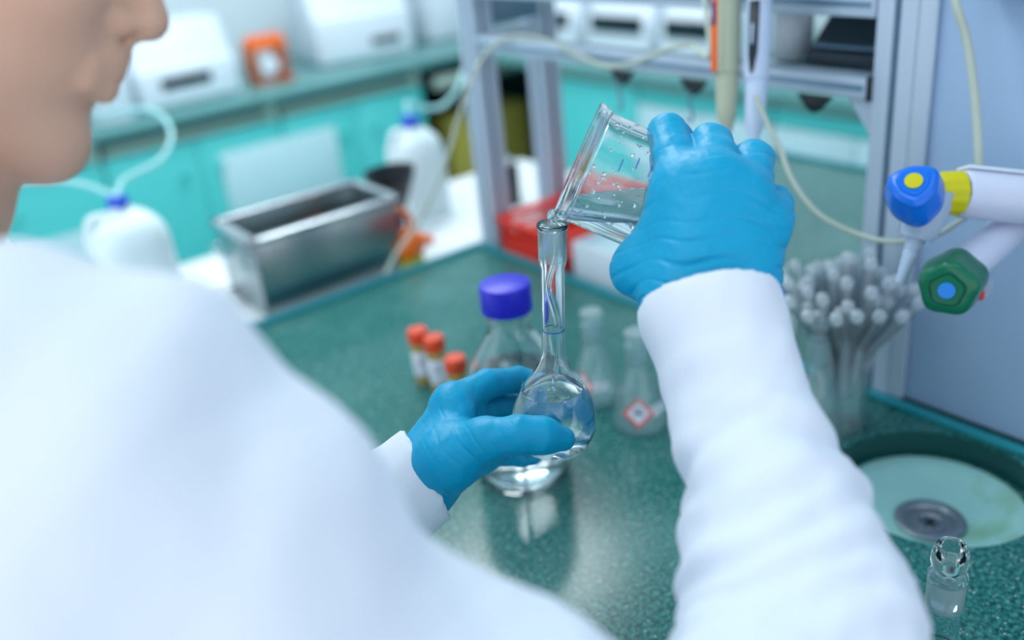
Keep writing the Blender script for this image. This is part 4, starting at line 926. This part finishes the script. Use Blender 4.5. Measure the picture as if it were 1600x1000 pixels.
# --- gloves
def creases(o_, a, seed, amp=.0007, wl=.009, p0=None, fall=.09, dirs=None):
    def f(P, N):
        v = P-np.array(p0); t = v@np.array(a); d = np.linalg.norm(v, axis=1)
        w = np.clip(1-d/fall, .0, 1); w2 = np.clip(.35+.65*fbm(P, 55, seed+3), 0, 1)
        ph = t*2*np.pi/wl+3.8*fbm(P, 42, seed)
        r_ = np.exp(-((np.sin(ph*.5))**2)/.10)
        return -amp*1.5*r_*w*w2+.0006*fbm(P, 75, seed+1)+.0003*fbm(P, 190, seed+2)
    return f
def glove_right():
    P = lambda x, y, D: at(x, y, D)
    g = SDF((.25, .25, .2), (.62, .62, .58), .0011) if False else None
    pts = [P(1030, 180, .75), P(1232, 300, .56), P(960, 430, .6), P(1106, 520, .6), P(1230, 230, .76), P(1000, 420, .76), P(1210, 520, .58)]
    lo = [min(p[i] for p in pts)-.03 for i in range(3)]; hi = [max(p[i] for p in pts)+.03 for i in range(3)]
    g = SDF(lo, hi, .0012)
    W1, W2 = P(1066, 470, .616), P(1152, 470, .612)
    mI, mM, mR, mP = P(1070, 292, .628), P(1116, 288, .618), P(1160, 312, .618), P(1192, 352, .622)
    # palm slab
    for a, ra, b, rb in ((W1, .0235, mI, .0195), (W1, .0235, mM, .018), (W2, .0235, mM, .018), (W2, .0235, mR, .0182), (W2, .0235, mP, .0172), ((W1+W2)/2, .024, (mI+mM)/2, .019), ((W1+W2)/2, .024, (mR+mM)/2, .019)): g.cone(a, ra, b, rb, .012)
    g.cone(mI, .0185, mM, .018, .008); g.cone(mM, .018, mR, .0175, .008); g.cone(mR, .0175, mP, .016, .008)
    g.cone(P(1074, 520, .610), .023, P(1148, 520, .607), .023, .01); g.cone(W1, .0235, P(1074, 520, .610), .023, .01); g.cone(W2, .0235, P(1148, 520, .607), .023, .01)
    # fingers
    F = [([mI, P(1052, 248, .646), P(1043, 208, .664), P(1058, 216, .696), P(1072, 240, .716)], [.0195, .0158, .0138, .0118, .0098]),
         ([mM, P(1116, 250, .638), P(1111, 228, .655), P(1120, 238, .694), P(1126, 262, .718)], [.0185, .0162, .0150, .0122, .0100]),
         ([mR, P(1172, 276, .634), P(1177, 250, .650), P(1172, 258, .690), P(1162, 280, .716)], [.0182, .0152, .0138, .0118, .0096]),
         ([mP, P(1206, 338, .628), P(1209, 320, .640), P(1200, 320, .676), P(1184, 328, .700)], [.0172, .0142, .0130, .0108, .0088])]
    fs = []
    for pp, rr in F:
        h_ = SDF(lo, hi, .0012); h_.d[:] = .05; h_.chain(pp, rr, .003); fs.append(h_.d)
    tot = fs[0]
    for f in fs[1:]: 
        k = .0022; hh = np.clip(.5+.5*(f-tot)/k, 0, 1); tot = (f*(1-hh)+tot*hh)-k*hh*(1-hh)
    k = .008; hh = np.clip(.5+.5*(tot-g.d)/k, 0, 1); g.d = ((tot*(1-hh)+g.d*hh)-k*hh*(1-hh)).astype(np.float32)
    # thumb
    g.chain([P(1048, 440, .624), P(1001, 420, .642), P(990, 418, .672), P(1016, 410, .700)], [.0215, .0165, .0125, .0100], .010)
    g.cone(P(1001, 420, .642), .0165, P(1058, 320, .630), .018, .014)
    # sleeve-side end
    ax = (P(1106, 300, .615)-P(1110, 500, .60)).normalized()
    return g.mesh('glove', M['glove'], body, disp=creases(None, ax, 31, .0019, .013, p0=P(1106, 440, .60), fall=.16), label='blue nitrile glove on the right hand gripping the beaker')
o = glove_right(); o.data.transform(PI_)
def glove_left():
    P = lambda x, y, D: at(x, y, D)
    pts = [P(600, 800, .72), P(900, 560, .80), P(900, 730, .64), P(640, 600, .8), P(700, 830, .68), P(640, 700, .66)]
    lo = [min(p[i] for p in pts)-.02 for i in range(3)]; hi = [max(p[i] for p in pts)+.02 for i in range(3)]
    g = SDF(lo, hi, .0011)
    w0 = P(652, 752, .710)
    mI, mM, mR, mP = P(706, 632, .715), P(722, 650, .735), P(738, 678, .752), P(752, 708, .760)
    cm = P(700, 715, .688)
    for a, ra, b, rb in ((w0, .025, mI, .0145), (w0, .025, mM, .016), (w0, .0245, mR, .0155), (w0+Vector((0, 0, -.004)), .0245, mP, .015), (w0, .025, cm, .0225)): g.cone(a, ra, b, rb, .012)
    g.cone(mI, .0145, mM, .0155, .008); g.cone(mM, .0155, mR, .015, .008); g.cone(mR, .015, mP, .014, .008); g.cone(cm, .021, mR, .014, .012)
    g.cone(w0+(w0-cm)*.6, .0245, w0, .025, .01); g.cone(cm, .021, P(715, 655, .705), .013, .012)
    F = [([mI, P(762, 600, .742), P(810, 594, .766), P(848, 600, .770)], [.0145, .0115, .0105, .0092]),
         ([mM, P(775, 634, .768), P(826, 634, .786), P(852, 642, .782)], [.0140, .0118, .0108, .0095]),
         ([mR, P(786, 672, .784), P(824, 676, .792), P(846, 682, .786)], [.0138, .0112, .0104, .0092]),
         ([mP, P(792, 708, .782), P(815, 712, .788), P(832, 712, .784)], [.0130, .0100, .0092, .0082])]
    tot = None
    for pp, rr in F:
        h_ = SDF(lo, hi, .0011); h_.chain(pp, rr, .003)
        if tot is None: tot = h_.d
        else:
            k = .0018; f = h_.d; hh = np.clip(.5+.5*(f-tot)/k, 0, 1); tot = (f*(1-hh)+tot*hh)-k*hh*(1-hh)
    k = .006; hh = np.clip(.5+.5*(tot-g.d)/k, 0, 1); g.d = ((tot*(1-hh)+g.d*hh)-k*hh*(1-hh)).astype(np.float32)
    h_ = SDF(lo, hi, .0011)
    h_.chain([cm, P(755, 688, .676), P(812, 680, .668), P(848, 681, .669), P(880, 686, .673)], [.0215, .0158, .0134, .0128, .0088], .006)
    k = .008; f = h_.d; hh = np.clip(.5+.5*(f-g.d)/k, 0, 1); g.d = ((f*(1-hh)+g.d*hh)-k*hh*(1-hh)).astype(np.float32)
    ax = (P(760, 660, .7)-w0).normalized()
    return g.mesh('glove', M['glove'], body, disp=creases(None, ax, 57, .0010, .010, p0=P(690, 735, .69), fall=.085), label='blue nitrile glove on the left hand holding the flask bulb')
o = glove_left(); o.data.transform(PI_)
